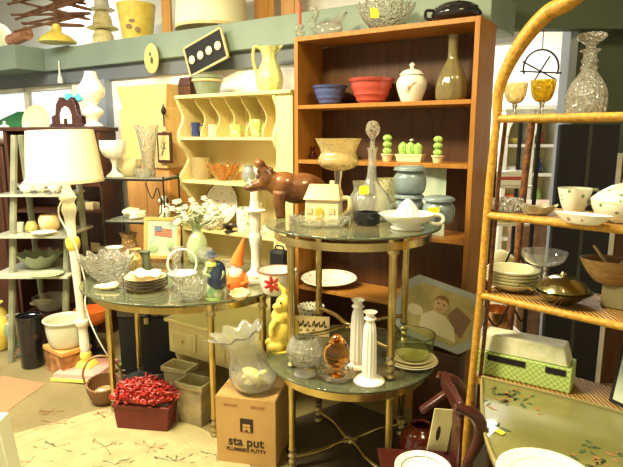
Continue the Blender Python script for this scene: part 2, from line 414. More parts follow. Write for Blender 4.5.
# hutch stands on two plain legs behind: continue side panels to cabinet/floor
# ---- tables of brass and smoky glass
def foot_prof(h):
    return [(a*1.3,b) for a,b in sprof([(0,0),(.012,.002),(.016,.012),(.009,.024),(.014,.034),(.014,.05),(.009,.058),(.017,.072),(.009,.086),(.0135,.1),(.0135,h),(0,h)],2)]
def brass_table(label, loc, h, a, b, legs, strz, glass_t=.010, cross=None):
    z0 = h-glass_t
    ps = []
    n = 64; el = [(a*cos(2*PI*i/n), b*sin(2*PI*i/n)) for i in range(n)]
    ps.append(('glass_top', MB().slab(el, z0, h), tglass, {'bev':.003}))
    ring = MB(); out = [(.9*x,.9*y) for x,y in el]; inn = [(.885*x,.885*y) for x,y in el]
    vs_ = [(x,y,z0-.052) for x,y in out]+[(x,y,z0-.02) for x,y in out]+[(x,y,z0-.02) for x,y in inn]+[(x,y,z0-.052) for x,y in inn]
    fs_ = [(k*n+i, k*n+(i+1)%n, ((k+1)%4)*n+(i+1)%n, ((k+1)%4)*n+i) for k in range(4) for i in range(n)]
    ring.add(vs_, fs_); ps.append(('apron_ring', ring, brass))
    for x,y in legs:
        lg = MB().lathe([(0,.1),(.0165,.1),(.0165,z0-.001),(0,z0-.001)], n=18).mv(x,y,0)
        ps.append(('leg', lg, brass, {}, [('foot', MB().lathe(foot_prof(.11),n=18).mv(x,y,0), brassd),
                  ('collar', MB().lathe(sprof([(0,z0-.075),(.023,z0-.075),(.023,z0-.06),(.0185,z0-.055),(.0185,z0-.03),(.023,z0-.02),(.023,z0-.002),(0,z0-.002)],2),n=18).mv(x,y,0), brassd)]))
    for (i,j) in (cross or ()):
        p, q = Vector((*legs[i],strz)), Vector((*legs[j],strz)); c = Vector((0,0,strz)) ; 
        if cross is CR_SQ: c = (p+q)*.06+Vector((0,0,strz*.88))
        ps.append(('stretcher', MB().tube(spl([p,p*.55+q*.05+Vector((0,0,strz*.4)),Vector((0,0,strz))+(p+q-Vector((0,0,2*strz)))*.02,q*.55+p*.05+Vector((0,0,strz*.4)),q],6), .010, n=10), brass))
    if cross: ps.append(('rosette', MB().lathe([(0,-.006),(.022,-.006),(.03,0),(.022,.006),(0,.006)],n=40,k=8,amp=.3,w=1).mv(0,0,strz), brassd))
    return T('glass_table', label, 'table', loc, ps)
CR_SQ = ((0,1),(2,3))
legs4 = [(-.27,-.145),(.145,-.27),(-.145,.27),(.27,.145)]
TC = Pz(352.5, 222, 1.12)[0]
TX, TY = TC.x, TC.y
brass_table('lower of the two stacked round brass tables with smoky glass top', (TX,TY,0), .5, .388, .388, legs4, .06, cross=CR_SQ)
brass_table('upper round brass and glass table standing on another glass table', (TX,TY,.5), .62, .388, .388, legs4, .135, cross=CR_SQ)
LX, LY = -.69, 2.89
brass_table('wide oval brass and smoky glass table left of the stacked tables', (LX,LY,0), .72, .56, .47, [(-.395,-.13),(.2,-.38),(-.36,.22),(.44,-.24)], .05)
# ---- wicker etagere
WY = math.radians(-45)
def wk(u, v, Y=None):
    # front plane through P(487,210) Y=2.0, yaw -45
    o = Py(487,210,2.0)[0]; d = ray(u,v); nrm = Vector((sin(WY),-cos(WY),0))  # toward camera side
    t = (o-Vector((0,0,EYE))).dot(nrm)/d.dot(nrm)
    return Vector((0,0,EYE))+d*t
back = Vector((cos(WY+PI/2), sin(WY+PI/2), 0))
WO = wk(480,300); WO.z = 0
wp = []
def loc_(p): return p-WO
post = [wk(497,118), wk(490,180), wk(481,290), wk(474,360)]
e = post[-1]+(post[-1]-post[-2]); e = post[-1]+(post[-1]-post[-2])*(post[-1].z/(post[-2].z-post[-1].z)); post.append(Vector((e.x,e.y,0)))
wp.append(('post', MB().tube([loc_(p) for p in post], [.015]*5, n=12), wick))
wp.append(('post', MB().tube([loc_(p)+back*.3 for p in post], .014, n=10), wickb))
wp.append(('post', MB().tube([loc_(p)+back*.03+Vector((.018,.0,0)) for p in post], .008, n=10), wickb))
along = Vector((cos(WY), sin(WY), 0)); WL = .95
for d_ in (0,.3):
    wp.append(('post', MB().tube([loc_(Vector((WO.x,WO.y,0)))+along*WL+back*d_+Vector((0,0,z)) for z in (0,.6,1.2,1.6)], .02, n=12), wick))
A = [wk(u,v) for u,v in ((497,118),(499,90),(510,62),(528,34),(549,12),(576,-4))]
L0 = loc_(A[-1]); A2 = [loc_(p) for p in A]
mid = along*(WL*.5); top = max(A2[-1].z+.06, 2.12)
A2.append(Vector((mid.x,mid.y,top)))
mirror = [Vector((mid.x,mid.y,0))*2-Vector((p.x,p.y,0))+Vector((0,0,p.z)) for p in reversed(A2[:-1])]
arch = spl(A2+mirror, 5)
wp.append(('arch', MB().tube(arch, [.0155+.011*min(1,max(0,(p.z-1.55)/.3)) for p in arch], n=12), wick))

WZ = []
for (u0,v0) in ((490,117),(487,213),(480,293)): WZ.append(wk(u0,v0).z)
WZ.append(.55)
for i, z in enumerate(WZ):
    x0 = wk(497,118) if i == 0 else wk(487,213) if i == 1 else wk(480,293) if i == 2 else wk(474,360)
    st = loc_(x0).dot(along)
    sh = MB()
    a = along*st; b_ = along*WL
    q = [a, b_, b_+back*.3, a+back*.3]
    sh.slab([(p.x,p.y) for p in q], z-.016, z)
    if i < 3:
        wp.append(('shelf', sh, wickm, {}, [('edge_rail', MB().tube([p+Vector((0,0,z-.008)) for p in (a,b_)], .0135, n=10).join(MB().tube([p+Vector((0,0,z-.008)) for p in (a+back*.3,b_+back*.3)], .011, n=10)), wick)]))
    else: wp.append(('shelf', sh, wickm))
T('rattan_shelf', 'golden rattan shelf unit with a curved arch at the right', 'shelf unit', (WO.x,WO.y,0), wp)
def ws(u, z, inset=.13): return onplane(u, z+.001, (WO.x,WO.y), WY, inset)
WOY = WO
# ---- left: A-frame ladder shelf
def lad(u, v): return Py(u,v,3.65)[0]
LZ = [1.12,.855,.60]
lp = []
x0, x1 = -2.02, -1.66
for sx, xx in ((1,x0),(-1,x1)):
    for y_, yb in ((3.62,3.42),(3.70,3.92)):
        lp.append(('upright', MB().tube([(xx-sx*.0-.0,yb-3.6,0),(xx+.06,y_-3.6+.0,1.5)], .022, n=8).mv(1.84,0,0), greenwd))
for i, z in enumerate(LZ):
    dd = .16+.06*i
    lp.append(('shelf', MB().box(.46+.03*i,2*dd,.015,(0,.07,z-.015)), mat('pale_tray_glass', (.5,.52,.42), .15, coat=.5)))
T('ladder_shelf', 'grey green folding ladder shelf behind the floor lamp', 'shelf', (-1.84,3.6,0), lp)
# ---- dark furniture left and the wardrobe
def cab(name, label, cat, w, d, h, m, loc, rz, shelves=(), doors=0, open_=True):
    ps = []
    if open_:
        ps += [('side_panel', MB().box(.025,d,h,(.0125,d/2,0)), m, {'bev':.002}),('side_panel', MB().box(.025,d,h,(w-.0125,d/2,0)), m, {'bev':.002}),
               ('top', MB().box(w+.04,d+.02,.03,(w/2,d/2,h)), m, {'bev':.004}),('back_panel', MB().box(w-.05,.01,h,(w/2,d-.008,0)), m),('plinth', MB().box(w-.05,d-.03,.07,(w/2,d/2,0)), m)]
        for z in shelves: ps.append(('shelf', MB().box(w-.052,d-.02,.02,(w/2,d/2-.005,z-.02)), m))
    else:
        ps += [('body', MB().box(w,d,h,(w/2,d/2,0)), m, {'bev':.004}),('top', MB().box(w+.05,d+.03,.03,(w/2,d/2,h)), m, {'bev':.006})]
        for i in range(doors):
            dw = (w-.06)/doors; x = .03+i*dw+dw/2
            ps.append(('door', MB().box(dw-.01,.015,h-.16,(x,-.006,.1)), m, {'bev':.004}, [('handle', MB().ell(.014,(x+dw*.38,-.026,h*.55),10), brassd)]))
    return T(name, label, cat, loc, ps, rz=rz)
cab('dark_cabinet', 'dark mahogany cabinet at the far left behind the ladder shelf', 'cabinet', 1.0, .36, 1.43, dark, (-3.3,4.12,0), -3, doors=2, open_=False)
cab('open_bookcase', 'dark open wooden bookcase behind the lamp pole', 'bookcase', .74, .26, 1.53, dark, (-2.26,4.02,0), -6, shelves=(1.15,.95,.62))
w_ = .46
T('wardrobe', 'honey pine wardrobe with moulded cornice behind the etagere', 'wardrobe', (-1.40,4.10,0), [
  ('body', MB().box(w_,.26,1.76,(w_/2,.13,0)), woodo, {'bev':.004}), ('door', MB().box(w_/2-.03,.015,1.05,(w_*.25+.01,-.006,.14)), woodo, {'bev':.004}),
  ('door', MB().box(w_/2-.03,.015,1.05,(w_*.75-.01,-.006,.14)), woodo, {'bev':.004}),
  ('frieze', MB().box(w_+.02,.28,.42,(w_/2,.12,1.27)), woody, {'bev':.004}),
  ('cornice', MB().box(w_,.24,.16,(w_/2,.12,1.69),top=1.16), woody, {'bev':.004})], rz=YD)
# black wire etagere with glass shelves
e0 = (-1.36,3.5); ep = []
for x,y in ((0,0),(.42,0),(0,.26),(.42,.26)): ep.append(('post', MB().tube([(x,y,0),(x,y,1.24)], .006, n=6), black))
for z in (1.23,.95,.5): 
    ep.append(('shelf', MB().box(.41,.25,.006,(.21,.13,z-.006)), mat('shelf_glass', (.62,.66,.58), .08, trans=.6)))
    ep.append(('rail', MB().tube([(0,0,z-.012),(.42,0,z-.012),(.42,.26,z-.012),(0,.26,z-.012)], .007, n=6, closed=True), black))
ep.append(('scroll', MB().tube(spl([(.3,0,1.2),(.34,0,1.1),(.38,0,1.17),(.4,0,1.02),(.34,0,.96)],5), .004, n=6), black))
T('wire_etagere', 'black wire etagere with glass shelves in front of the wardrobe', 'etagere', (*e0,0), ep, rz=-8)
#PART3
# ================================================================== THINGS (profiles are in photo pixels, s converts them to metres)
def pot(pts, k=3): return sprof(pts, k)
# ---------------------------------------------------------------- upper glass table
ZU = 1.1205
def B(u, z, inset=.13): return bk(u, z, inset)
def up(u, Y, z=ZU):
    s = (Y*cp-(z-EYE)*sp)/F
    return Vector(((u-311.5)*s, Y, z)), s
def mug_house():
    p, s = up(324, 2.40)
    b = MB(); b.box(31,20,21,(0,0,0),top=.94)
    roof = MB().prism([(-16.5,20),(16.5,20),(13,33),(-13,33)], -11.5, 11.5)
    roof.v = [Vector((q.x, q.y*(1 if q.z < 25 else .12), q.z)) for q in roof.v]
    han = MB().tube(spl([(14,0,20),(22,0,21),(23,0,13),(19,0,7),(13,0,5)],5), 2, n=8)
    ch = MB().box(4,4,9,(7,2,27)); door = MB().box(7,1,10,(-2,-10.3,1)).join(MB().ell((3.5,.5,3),(-2,-10.3,11),12))
    win = MB()
    for x in (-11,9): win.box(5,.8,5,(x,-10.2,8))
    T('house_mug', 'cream china mug shaped like a cottage on upper glass table', 'mug', p, [('body', b, cream, {'bev':.004}), ('roof', roof, mat('peach_glaze', (.78,.5,.2), .3, coat=.3), {'bev':.003}),
      ('handle', han, cream), ('chimney', ch, cream, {'bev':.001}), ('door', door, mat('mustard_glaze', (.68,.42,.06), .3)), ('window', MB().box(5,.8,5,(-11,-10.2,8)), mat('pale_brown_glaze', (.6,.5,.3), .4)), ('window', MB().box(5,.8,5,(9,-10.2,8)), mat('pale_brown_glaze'))], s*1.12, rz=-14)
mug_house()
p, s = up(321, 2.27)
T('relish_dish', 'cut crystal oval relish dish at the front of the upper table', 'dish', p, [(None, MB().shell([(18,0),(24,1),(30,9)], .8, n=48, k=16, amp=.05, zamp=.8).sc(1,.45,1), cut)], s, rz=-3)
p, s = up(367, 2.30)
T('black_dish', 'small square black glass dish beside the citrus juicer', 'dish', p, [(None, MB().shell([(8,0),(10,1),(11,13)], 1, n=24, k=4, amp=0, sq=.55), blackg)], s, rz=40)
p, s = up(407, 2.20); s *= .93
jb = MB().shell(pot([(17,0),(18,2),(15,4),(24,10),(28,15),(28.5,17)]), 1.2, n=48, k=24, amp=.012)
jc = MB().lathe(pot([(14,9),(12,17),(8,25),(3,31),(0,33)]), n=48, k=10, amp=.08, w=1)
jh = MB().tube(spl([(25,2,14),(33,3,15),(38,3,12),(37,3,7),(31,3,5),(23,2,7)],5), 2.1, n=8)
js = MB().prism([(-31,16.5),(-24,17),(-24,12)], -3, 3)
T('citrus_juicer', 'cream ceramic citrus juicer with loop handle on upper glass table', 'juicer', p, [('bowl', jb, milk), ('reamer', jc, milk), ('handle', jh, milk), ('spout', js, milk)], s, rz=-6)
can = pot([(13,0),(15,2),(16.5,9),(16,16),(13,21),(13,23)])
lid = pot([(0,27.5),(10,27.5),(15,26),(16,24),(15,22.6),(0,22.6)])
def canister(label, p, s, sc=1.0, tag_=False, rz=0):
    ps = [('jar', MB().lathe([(0,0)]+can+[(0,23)] if 0 else can, n=40).sc(sc), blueg), ('lid', MB().lathe(lid, n=40).sc(sc), blueg)]
    if tag_: ps.append(('price_sticker', MB().box(11,.6,7,(-8,-16.8,10)), tag_y))
    return T('canister', label, 'canister', p, ps, s, rz=rz, group='pale blue stoneware canisters')
p, s = up(403, 2.45)
canister('pale blue lidded canister underneath another, behind the citrus juicer', p, s, .93)
canister('pale blue lidded canister on top of another canister', p+Vector((0,0,27.7*.93*s)), s, 1.0)
p2_, s2 = up(432, 2.40)
canister('pale blue lidded canister with yellow sticker, beside the juicer handle', p2_, s2, .95, True, rz=-2)
# decanter
def decanter():
    p, s = up(371, 2.45)
    b = MB().shell(pot([(17,0),(20,3),(21,12),(17,24),(9,34),(5,42),(4,55),(3.8,66),(5.5,71)]), 1, n=48, k=12, amp=.03, w=1)
    st = MB().lathe(pot([(0,68),(2.5,69),(2,77),(2.5,80),(5.5,84),(6.3,89),(4.6,95),(0,97)]), n=24, k=6, amp=.08, w=1)
    T('decanter', 'tall slender glass decanter with stopper and yellow tag', 'decanter', p, [('bottle', b, clear), ('stopper', st, cut), ('price_sticker', MB().box(9,.6,8,(-9,-16.5,27)).rot('Z',0), tag_y)], s)
decanter()
# champagne glass compote
p, s = up(342, 2.57)
T('glass_compote', 'huge champagne tinted glass goblet with flared rim behind the mug', 'goblet', p, [
  ('bowl', MB().shell(pot([(4,44),(14,47),(20,53),(18,60),(17,64),(23,76)]), 1, n=48), champ), ('stem', MB().lathe(pot([(0,3.2),(3,4),(2.5,14),(5,22),(2.5,30),(4,44),(0,45.5)]), n=20), clear), ('base', MB().lathe(pot([(0,0),(12,0),(12,1.2),(4,3.2),(0,3.2)]), n=32), clear)], s)
p, s = up(357, 2.60)
T('vase', 'pale ribbed glass vase between the goblet and the decanter', 'vase', p, [(None, MB().shell(pot([(7,0),(9,4),(10,16),(6,24),(7,33)]), 1, n=36, k=12, amp=.05, w=1), frost)], s)
p, s = up(385, 2.61)
T('vase', 'speckled cream and green square vase behind the decanter', 'vase', p, [(None, MB().shell([(9,0),(10,1),(10.5,36)], 1, n=24, sq=.6), flo('speckle_glaze', (.7,.66,.4), (.25,.28,.08), 70, .2, .35))], s)
p, s = B(431, .98, .1)
T('greeting_card', 'tall pale mint card standing upright in the bookcase behind the blue canisters', 'card', p, [(None, MB().box(22,1.2,68), mat('mint_card', (.66,.72,.58), .7, col2=(.35,.5,.4), scale=12, stretch=(1,1,.2)))], s, rz=-20)
# hippo
def hippo():
    p, s = up(293, 2.545); s *= .9
    m = MB()
    m.ell((25,17,17),(8,0,31),20,ry=-8); m.ell((19,15.5,16),(-9,0,34),20,ry=15); m.ell((15,13,15),(24,0,29),20)
    m.ell((12,11,12),(-21,0,38),16); m.ell((11,10,10),(-28,0,42),16)
    m.tube([(-27,0,45),(-32,0,50),(-36,0,57)],[9,7.5,5.5],n=14); m.ell((6.2,7.5,5.4),(-36.5,0,58.5),14,ry=30)       # upper jaw raised
    m.tube([(-27,0,37),(-38,0,36),(-48,0,33)],[8,6.5,5.5],n=14); m.ell((6,7.5,4.2),(-48,0,33),14)                   # lower jaw
    for x, y in ((-16,-9),(-12,9),(20,-9),(24,9)):
        m.tube([(x,y,28),(x-1,y,16),(x,y,6),(x,y,0.2)],[8,6.5,5.2,5.8],n=14)
    for y in (-6,6): m.ell((2.2,1.5,3),(-24,y,53),10); m.ell((2.4,1.8,2),(-29,y*.9,51),10)
    tusk = lambda x,y,z,d: MB().tube([(x,y,z),(x-1,y,z+d*3),(x-.2,y,z+d*6.5)],[1.5,1.2,.3],n=8)
    mouth = MB().ell((7,5,6),(-34,0,44),12,ry=25)
    T('hippo_figurine', 'glossy brown hippopotamus figurine with wide open mouth on upper table', 'figurine', p, [
      ('body', m, brown, {'remesh':.0045}), ('mouth', mouth, mat('mouth_dark', (.08,.03,.02), .5)),
      ('tusk', tusk(-47,-5,36,1), milk), ('tusk', tusk(-47,5,36,1), milk), ('tusk', tusk(-40,-5,54,-1), milk), ('tusk', tusk(-40,5,54,-1), milk),
      ('eye', MB().ell(1.2,(-31,-6.6,50.5),8), black), ('eye', MB().ell(1.2,(-31,6.6,50.5),8), black),
      ('tail', MB().tube(spl([(31,0,36),(35,0,31),(34,0,24)],4),[1.6]*8+[1.2],n=8), brown)], s, rz=14)
hippo()
p, s = up(293, 2.36)
T('glass_prism', 'small clear glass cube by the front hooves of the hippo', 'ornament', p, [(None, MB().box(7,7,8,top=.8), cut, {'bev':.001})], s, rz=25)
# ---------------------------------------------------------------- bookcase shelves

bowlp = [(8,0),(11,1.5),(15,9),(18,18.5),(19,19)]
def ring_bowl(label, u, m, sc, ins=.12):
    p, s = B(u, 1.67, ins)
    prof = []
    for i, (r, z) in enumerate(sprof(bowlp, 5)): prof.append((r+(.5 if i % 3 == 0 else -.2), z))
    T('mixing_bowl', label, 'bowl', p, [(None, MB().shell(prof, 1.1, n=44).sc(sc), m)], s, group='ribbed bowls on the bookcase')
ring_bowl('cobalt blue ribbed mixing bowl on the upper bookcase shelf', 330, bluegl, .93)
ring_bowl('rose red ribbed mixing bowl, larger than the blue one beside it', 371, redgl, 1.2, .13)
p, s = B(411, 1.67)
T('ginger_jar', 'white lidded ginger jar with floral sprig on the bookcase', 'jar', p, [
  ('jar', MB().lathe([(0,0)]+pot([(9,0),(10,1),(14,12),(15,19),(12,25),(9.5,26)])+[(0,26)], n=36), white),
  ('lid', MB().lathe(pot([(0,26),(11.5,26.2),(11.5,28),(8,31),(2.5,32.5),(1.6,34),(2.8,36.5),(0,39)]), n=32), white),
  ('sprig_decoration', MB().ell((1.8,.5,2),(-3,-14.4,14),8).join(MB().ell((2.5,.5,.8),(1,-14.9,17),8,ry=-40)).join(MB().tube([(-6,-13.5,9),(-2,-14.8,14),(4,-14.7,19)],.5,n=5)), mat('rose_print', (.5,.25,.12), .5))], s, rz=-8)
p, s = B(451, 1.67, .12)
T('glass_bottle', 'clear glass bottle vase with narrow neck in the bookcase', 'bottle', p, [(None, MB().shell(pot([(13,0),(15,2),(15.5,12),(13,24),(7.5,36),(5,42),(5,61),(6.5,63)]), .9, n=40, k=10, amp=.03, w=1), mat('olive_bottle_glass', (.5,.42,.2), .1, trans=.7))], s)
# cactus ornaments
def cactus3(label, u):
    p, s = B(u, 1.36, .09)
    q = [('flowerpot', MB().lathe([(0,0),(4,0),(5.6,6),(6.3,6),(6.3,7.5),(0,7.5)], n=24), cream)]
    for i in range(3): q.append(('cactus_ball', MB().lathe([(4.3*sin(PI*t/8)+.0, 7.2+3.1+3.4*-cos(PI*t/8)+i*6.3) for t in range(9)], n=40, k=10, amp=.08, w=1), greeng))
    T('cactus_ornament', label, 'ornament', p, q, s, group='china cactus ornaments on bookcase shelf')
cactus3('china cactus of three stacked green balls, beside the decanter stopper', 387)
cactus3('china cactus of three stacked green balls nearest the right bookcase side', 436)
p, s = B(411, 1.36, .09)
q = [('planter', MB().box(25,9,6,(0,0,0),top=1.12).join(MB().box(29,11,2,(0,0,5.5))), cream, {'bev':.001})]
for x, h in ((-8,12),(0,12),(8,11)): q.append(('cactus', MB().lathe(pot([(3,7),(4.2,11),(4,7+h*.8),(0,8+h)]), n=30, k=10, amp=.08, w=1).mv(x,0,0), greeng))
q.append(('flower', MB().ell((2.2,2.2,1.2),(1,0,21.5),10), white))
T('cactus_planter', 'cream trough planter holding three green china cacti', 'ornament', p, q, s, rz=YD)
p, s = B(338, 1.36, .12)
T('bowl', 'green and cream patterned bowl seen behind the glass goblet', 'bowl', p, [(None, MB().shell(pot([(9,0),(14,3),(18,9)]), 1, n=36), flo('green_patchy_china', (.75,.7,.4), (.1,.25,.05), 30, .2, .45))], s)
p, s = B(313, 1.36, .12)
T('glass_cruet', 'tiny ruby glass cruet at the left of the bookcase shelf', 'cruet', p, [(None, MB().shell(pot([(3.5,0),(4.5,3),(2,7),(3,12)]), .6, n=20), glass('ruby_glass', (.6,.08,.05), .05))], s)
p, s = B(332, .60, .13)
pl = MB().shell(pot([(12,0),(15,.6),(24,4),(28,5.5)]), 1, n=48, k=24, amp=.008)
T('oval_platter', 'floral oval platter lying on the low bookcase shelf behind the tables', 'platter', p+Vector((-.02,-.04,.02)), [('plate', pl.sc(1,.62,1), flo1), ('gold_rim', MB().tube([(27.4*cos(a*PI/24),17*sin(a*PI/24),5.6) for a in range(48)], .5, n=5, closed=True), brassd)], s, rot=(math.radians(14),0,0))
# on top of bookcase
p, s = B(326, 2.045, .13)
sw = MB(); sw.ell((17,9,8),(2,0,8),20); sw.tube(spl([(-12,0,8),(-17,0,16),(-11,0,24),(-14,0,30),(-19,0,29)],5),[3.6]*8+[2.6]*13,n=12); sw.tube(spl([(10,0,12),(19,0,20),(24,0,22)],4),[4,4,3.5,3.5,3,2.5,2,1.5,1],n=10)
T('crystal_swan', 'clear crystal swan shaped dish on top of the bookcase', 'dish', p, [(None, sw, cut, {'remesh':.005})], s, rz=YD)
p, s = B(300, 2.045, .1)
T('crystal_candle_holder', 'little crystal candle holder with red candle on bookcase corner', 'candle holder', p, [('holder', MB().lathe(pot([(0,0),(5,0),(3,3),(5,8),(2.5,10),(4,14),(0,14)]), n=16, k=8, amp=.1, w=1), cut), ('candle', MB().lathe([(0,14.2),(1.6,14.2),(1.4,34),(0,35)], n=12), mat('red_wax', (.6,.08,.04), .5))], s)
p, s = B(384, 2.045, .13)
T('crystal_bowl', 'large clear crystal bowl with yellow sticker on top of the bookcase', 'bowl', p, [('bowl', MB().shell(pot([(13,0),(15,2),(22,10),(28,22)]), 1.2, n=64, k=16, amp=.07, zamp=1.6), cut), ('price_sticker', MB().box(8,.6,9,(-13,-21,7)), tag_y)], s)
p, s = B(456, 2.045, .13)
T('black_pot', 'black lidded pot at the right end of the bookcase top', 'pot', p, [('pot', MB().lathe([(0,0)]+pot([(15,0),(22,3),(25,8),(22,13)])+[(0,13)], n=40), blackg), ('lid', MB().lathe(pot([(0,13),(21,13.2),(16,18),(6,20),(0,20.5)]), n=36), blackg), ('knob', MB().ell(3.4,(0,0,23),12), chrome), ('handle', MB().tube(spl([(-22,0,12),(-30,0,12),(-30,0,5),(-24,0,4)],4), 1.6, n=8), blackg)], s)
# ---------------------------------------------------------------- lower glass table
ZL = .5005
def animal_yellow():
    p, s = on(283, 348, ZL, 9); s *= 1.12
    m = MB(); m.ell((11,9,15),(0,0,17),18); m.ell((9.5,8,9),(1,0,31),16); m.ell((7.5,7,7),(3,-1,43),16); m.ell((5,4,3.4),(-3,-4,41),12)
    m.tube([(4,0,46),(3,0,54),(-2,1,60)],[3,2.4,1],n=8); m.tube([(7,1,46),(9,1,54),(8,1,58)],[2.6,2.2,1],n=8)
    for y in (-6,6): m.ell((8,3.6,4.5),(-6,y,6),12)
    m.tube([(-5,-6,30),(-9,-7,24),(-9,-7,16)],[3.4,2.8,2.4],n=8); m.tube([(9,2,8),(14,3,14),(13,3,24),(10,3,28)],[3.5,3.6,3,1.6],n=10)
    T('rabbit_figurine', 'yellow glazed rabbit figurine sitting upright on the lower glass table', 'figurine', p, [('body', m, yel, {'remesh':.004}), ('base', MB().lathe([(0,0),(10,0),(10.5,2),(0,2.5)], n=28), yel),
      ('eye', MB().ell(1,(-1,-7,45),8), black), ('eye', MB().ell(1,(6.5,-7.5,45),8), black)], s, rz=12)
animal_yellow()
p, s = on(305, 373, ZL, 10); s *= .92
T('crystal_globe', 'round cut crystal rose bowl on a foot, front left of lower table', 'bowl', p, [('bowl', MB().shell(pot([(5,9),(13,13),(18,22),(18.5,30),(15,38),(12,41)]), 1.1, n=64, k=18, amp=.035, w=1), cut), ('foot', MB().lathe(pot([(0,0),(11,0),(11,1.5),(4,4),(3.5,7),(5.5,9.5),(0,9.6)]), n=32), clear)], s)
p, s = on(334, 382, ZL, 16)
T('ashtray', 'heavy scalloped crystal ashtray beneath the amber glass egg', 'ashtray', p, [(None, MB().shell([(12,0),(15,.5),(18.5,6)], 1.6, n=48, k=12, amp=.07), cut)], s)
T('amber_egg_glass', 'amber glass egg shaped goblet standing in the crystal ashtray', 'goblet', p+Vector((0,0,2.2*s)), [('bowl', MB().lathe(pot([(0,7),(6,8),(12.5,17),(12.5,26),(8,36),(3,42),(0,44)]), n=36), amber), ('foot', MB().lathe(pot([(0,0),(8,0),(7.5,1.2),(2.5,3),(2.5,6),(4,8),(0,8)]), n=28), amber)], s)
def candlestick(label, u, vb, h, rb):
    p, s = on(u, vb, ZL, rb)
    T('candlestick', label, 'candlestick', p, [('base', MB().lathe(pot([(0,0),(rb,0),(rb,2),(rb*.6,4.5),(0,5)]), n=36), milk),
      ('column', MB().lathe(pot([(0,4.8),(6.3,5),(6.8,h*.35),(5.8,h*.75),(4,h*.86),(6,h*.9),(4,h*.93),(0,h*.93)]), n=48, k=12, amp=.06, w=1), milk),
      ('socket', MB().shell([(0,h*.93),(4,h*.93),(4.5,h*.96),(7,h)], 1, n=28), milk)], s, group='white candlesticks on the lower table')
candlestick('taller white bisque candlestick, the left one on the lower table', 358, 370, 70, 9)
candlestick('shorter white bisque candlestick with wide round base at the table front', 369, 387, 72, 14.5)
p, s = on(412, 373, ZL, 24)
plate = pot([(13,0),(16,.6),(22,2.4),(25.5,4)])
for i, (m_, lb) in enumerate(((white,'white dinner plate at the bottom of the stack under the glass bowl'),(mat('butter_china', (.86,.78,.42), .25, coat=.3),'butter yellow plate in the middle of the stack under the bowl'),(cream,'cream side plate directly under the green glass bowl'))):
    k = (1,.96,.8)[i]; T('plate', lb, 'plate', p+Vector((0,0,i*1.7*s)), [(None, MB().shell([(a*k,b) for a,b in plate], 1, n=48), m_)], s, group='plates stacked on the lower table')
T('glass_bowl', 'pale green glass bowl on the plate stack, lower table', 'bowl', p+Vector((0,0,5.2*s)), [(None, MB().shell(pot([(10,0),(14,2),(20,13),(21.5,24),(22.5,25)]), 1, n=44, k=22, amp=.01, w=1), glass('green_tint_glass', (.85,.9,.6), .06))], s)
p, s = on(310, 338, ZL, 2)
cardp = MB().box(39,1,20)
sq = MB()
for i,x in enumerate((-12,-7,-2,4,9,14)): sq.tube(spl([(x-2,-.7,10),(x,-.7,15+i%2),(x+1,-.7,9),(x+2.5,-.7,13-i%3)],3), .55, n=5)
for x in (-11,-4,2): sq.tube([(x,-.7,5),(x+2,-.7,7),(x+3,-.7,4.5)], .5, n=5)
T('handwritten_card', 'tan paper card with black handwriting propped on the lower table', 'card', p+Vector((0,.02,0)), [('card', cardp, tan), ('handwriting', sq, ink)], s, rz=-10, rot=(math.radians(-8),0,math.radians(-8)))
p, s = on(311, 322, ZL, 8)
T('filigree_bowl', 'black and white filigree bowl behind the handwritten card', 'bowl', p, [(None, MB().shell(pot([(8,0),(11,3),(13,14)]), 1, n=40, k=20, amp=.04, zamp=.7), flo('filigree', (.8,.78,.65), (.04,.04,.03), 60, .25, .35))], s)
# baby picture in octagonal tray
def baby():
    base = Vector((.60,2.545,.45)); s = .0047
    m = 14; W, H = 46, 33
    oc = [(-W,-H+m),(-W+m,-H),(W-m,-H),(W,-H+m),(W,H-m),(W-m,H),(-W+m,H),(-W,H-m)]
    oc2 = [(x*.8,z*.8) for x,z in oc]
    face = mat('print_skin', (.72,.5,.26), .5); pw = mat('print_white', (.85,.78,.55), .5)
    F_ = lambda *a, **k: MB().ell(*a, **k)
    T('baby_picture', 'octagonal blue framed picture of a smiling baby leaning by the bookcase', 'picture', base+Vector((0,0,H*s+.02)), [
      ('frame', MB().prism(oc, 0, 3), mat('powder_blue_frame', (.42,.47,.46), .35, coat=.3), {'bev':.003}), ('backdrop', MB().prism(oc2, -1, 0), mat('print_olive', (.42,.36,.15), .5, col2=(.6,.5,.2), scale=9)),
      ('white_shape', MB().prism([(-14,-20),(26,-22),(20,-8),(8,0),(-6,2),(-16,-6)], -1.8,-1), pw), ('white_shape', F_((9,.6,6),(-24,-1.2,-4),12), pw),
      ('face', F_((8,.8,9.5),(0,-1.6,10),20), face, {}, [('hair', MB().prism([(-8,12),(-6,18),(0,20.5),(6,18),(8,12),(4,16),(-4,16)],-2.9,-2.3), mat('print_hair',(.3,.15,.05),.6)), ('eyes', F_((1,.4,1),(-3,-2.5,11),8).join(F_((1,.4,1),(3,-2.5,11),8)), ink), ('mouth', MB().tube(spl([(-3,-2.5,6),(0,-2.6,4.6),(3,-2.5,6)],4),.5,n=5), mat('print_mouth',(.5,.12,.08),.6))]),
      ('blue_panel', MB().prism([(16,14),(34,6),(30,-16),(22,-12),(10,2)], -1.5,-1), mat('print_brown', (.3,.16,.1), .5))], s, rz=-22, rot=(math.radians(-14),math.radians(14),math.radians(-24)))
baby()
T('dark_crate', 'low dark wooden crate under the octagonal baby picture', 'crate', (.655,2.61,0), [('box', MB().box(.24,.09,.41), dark, {'bev':.003}), ('lid', MB().box(.25,.1,.02,(0,0,.411)), dark, {'bev':.003})], rz=YD)
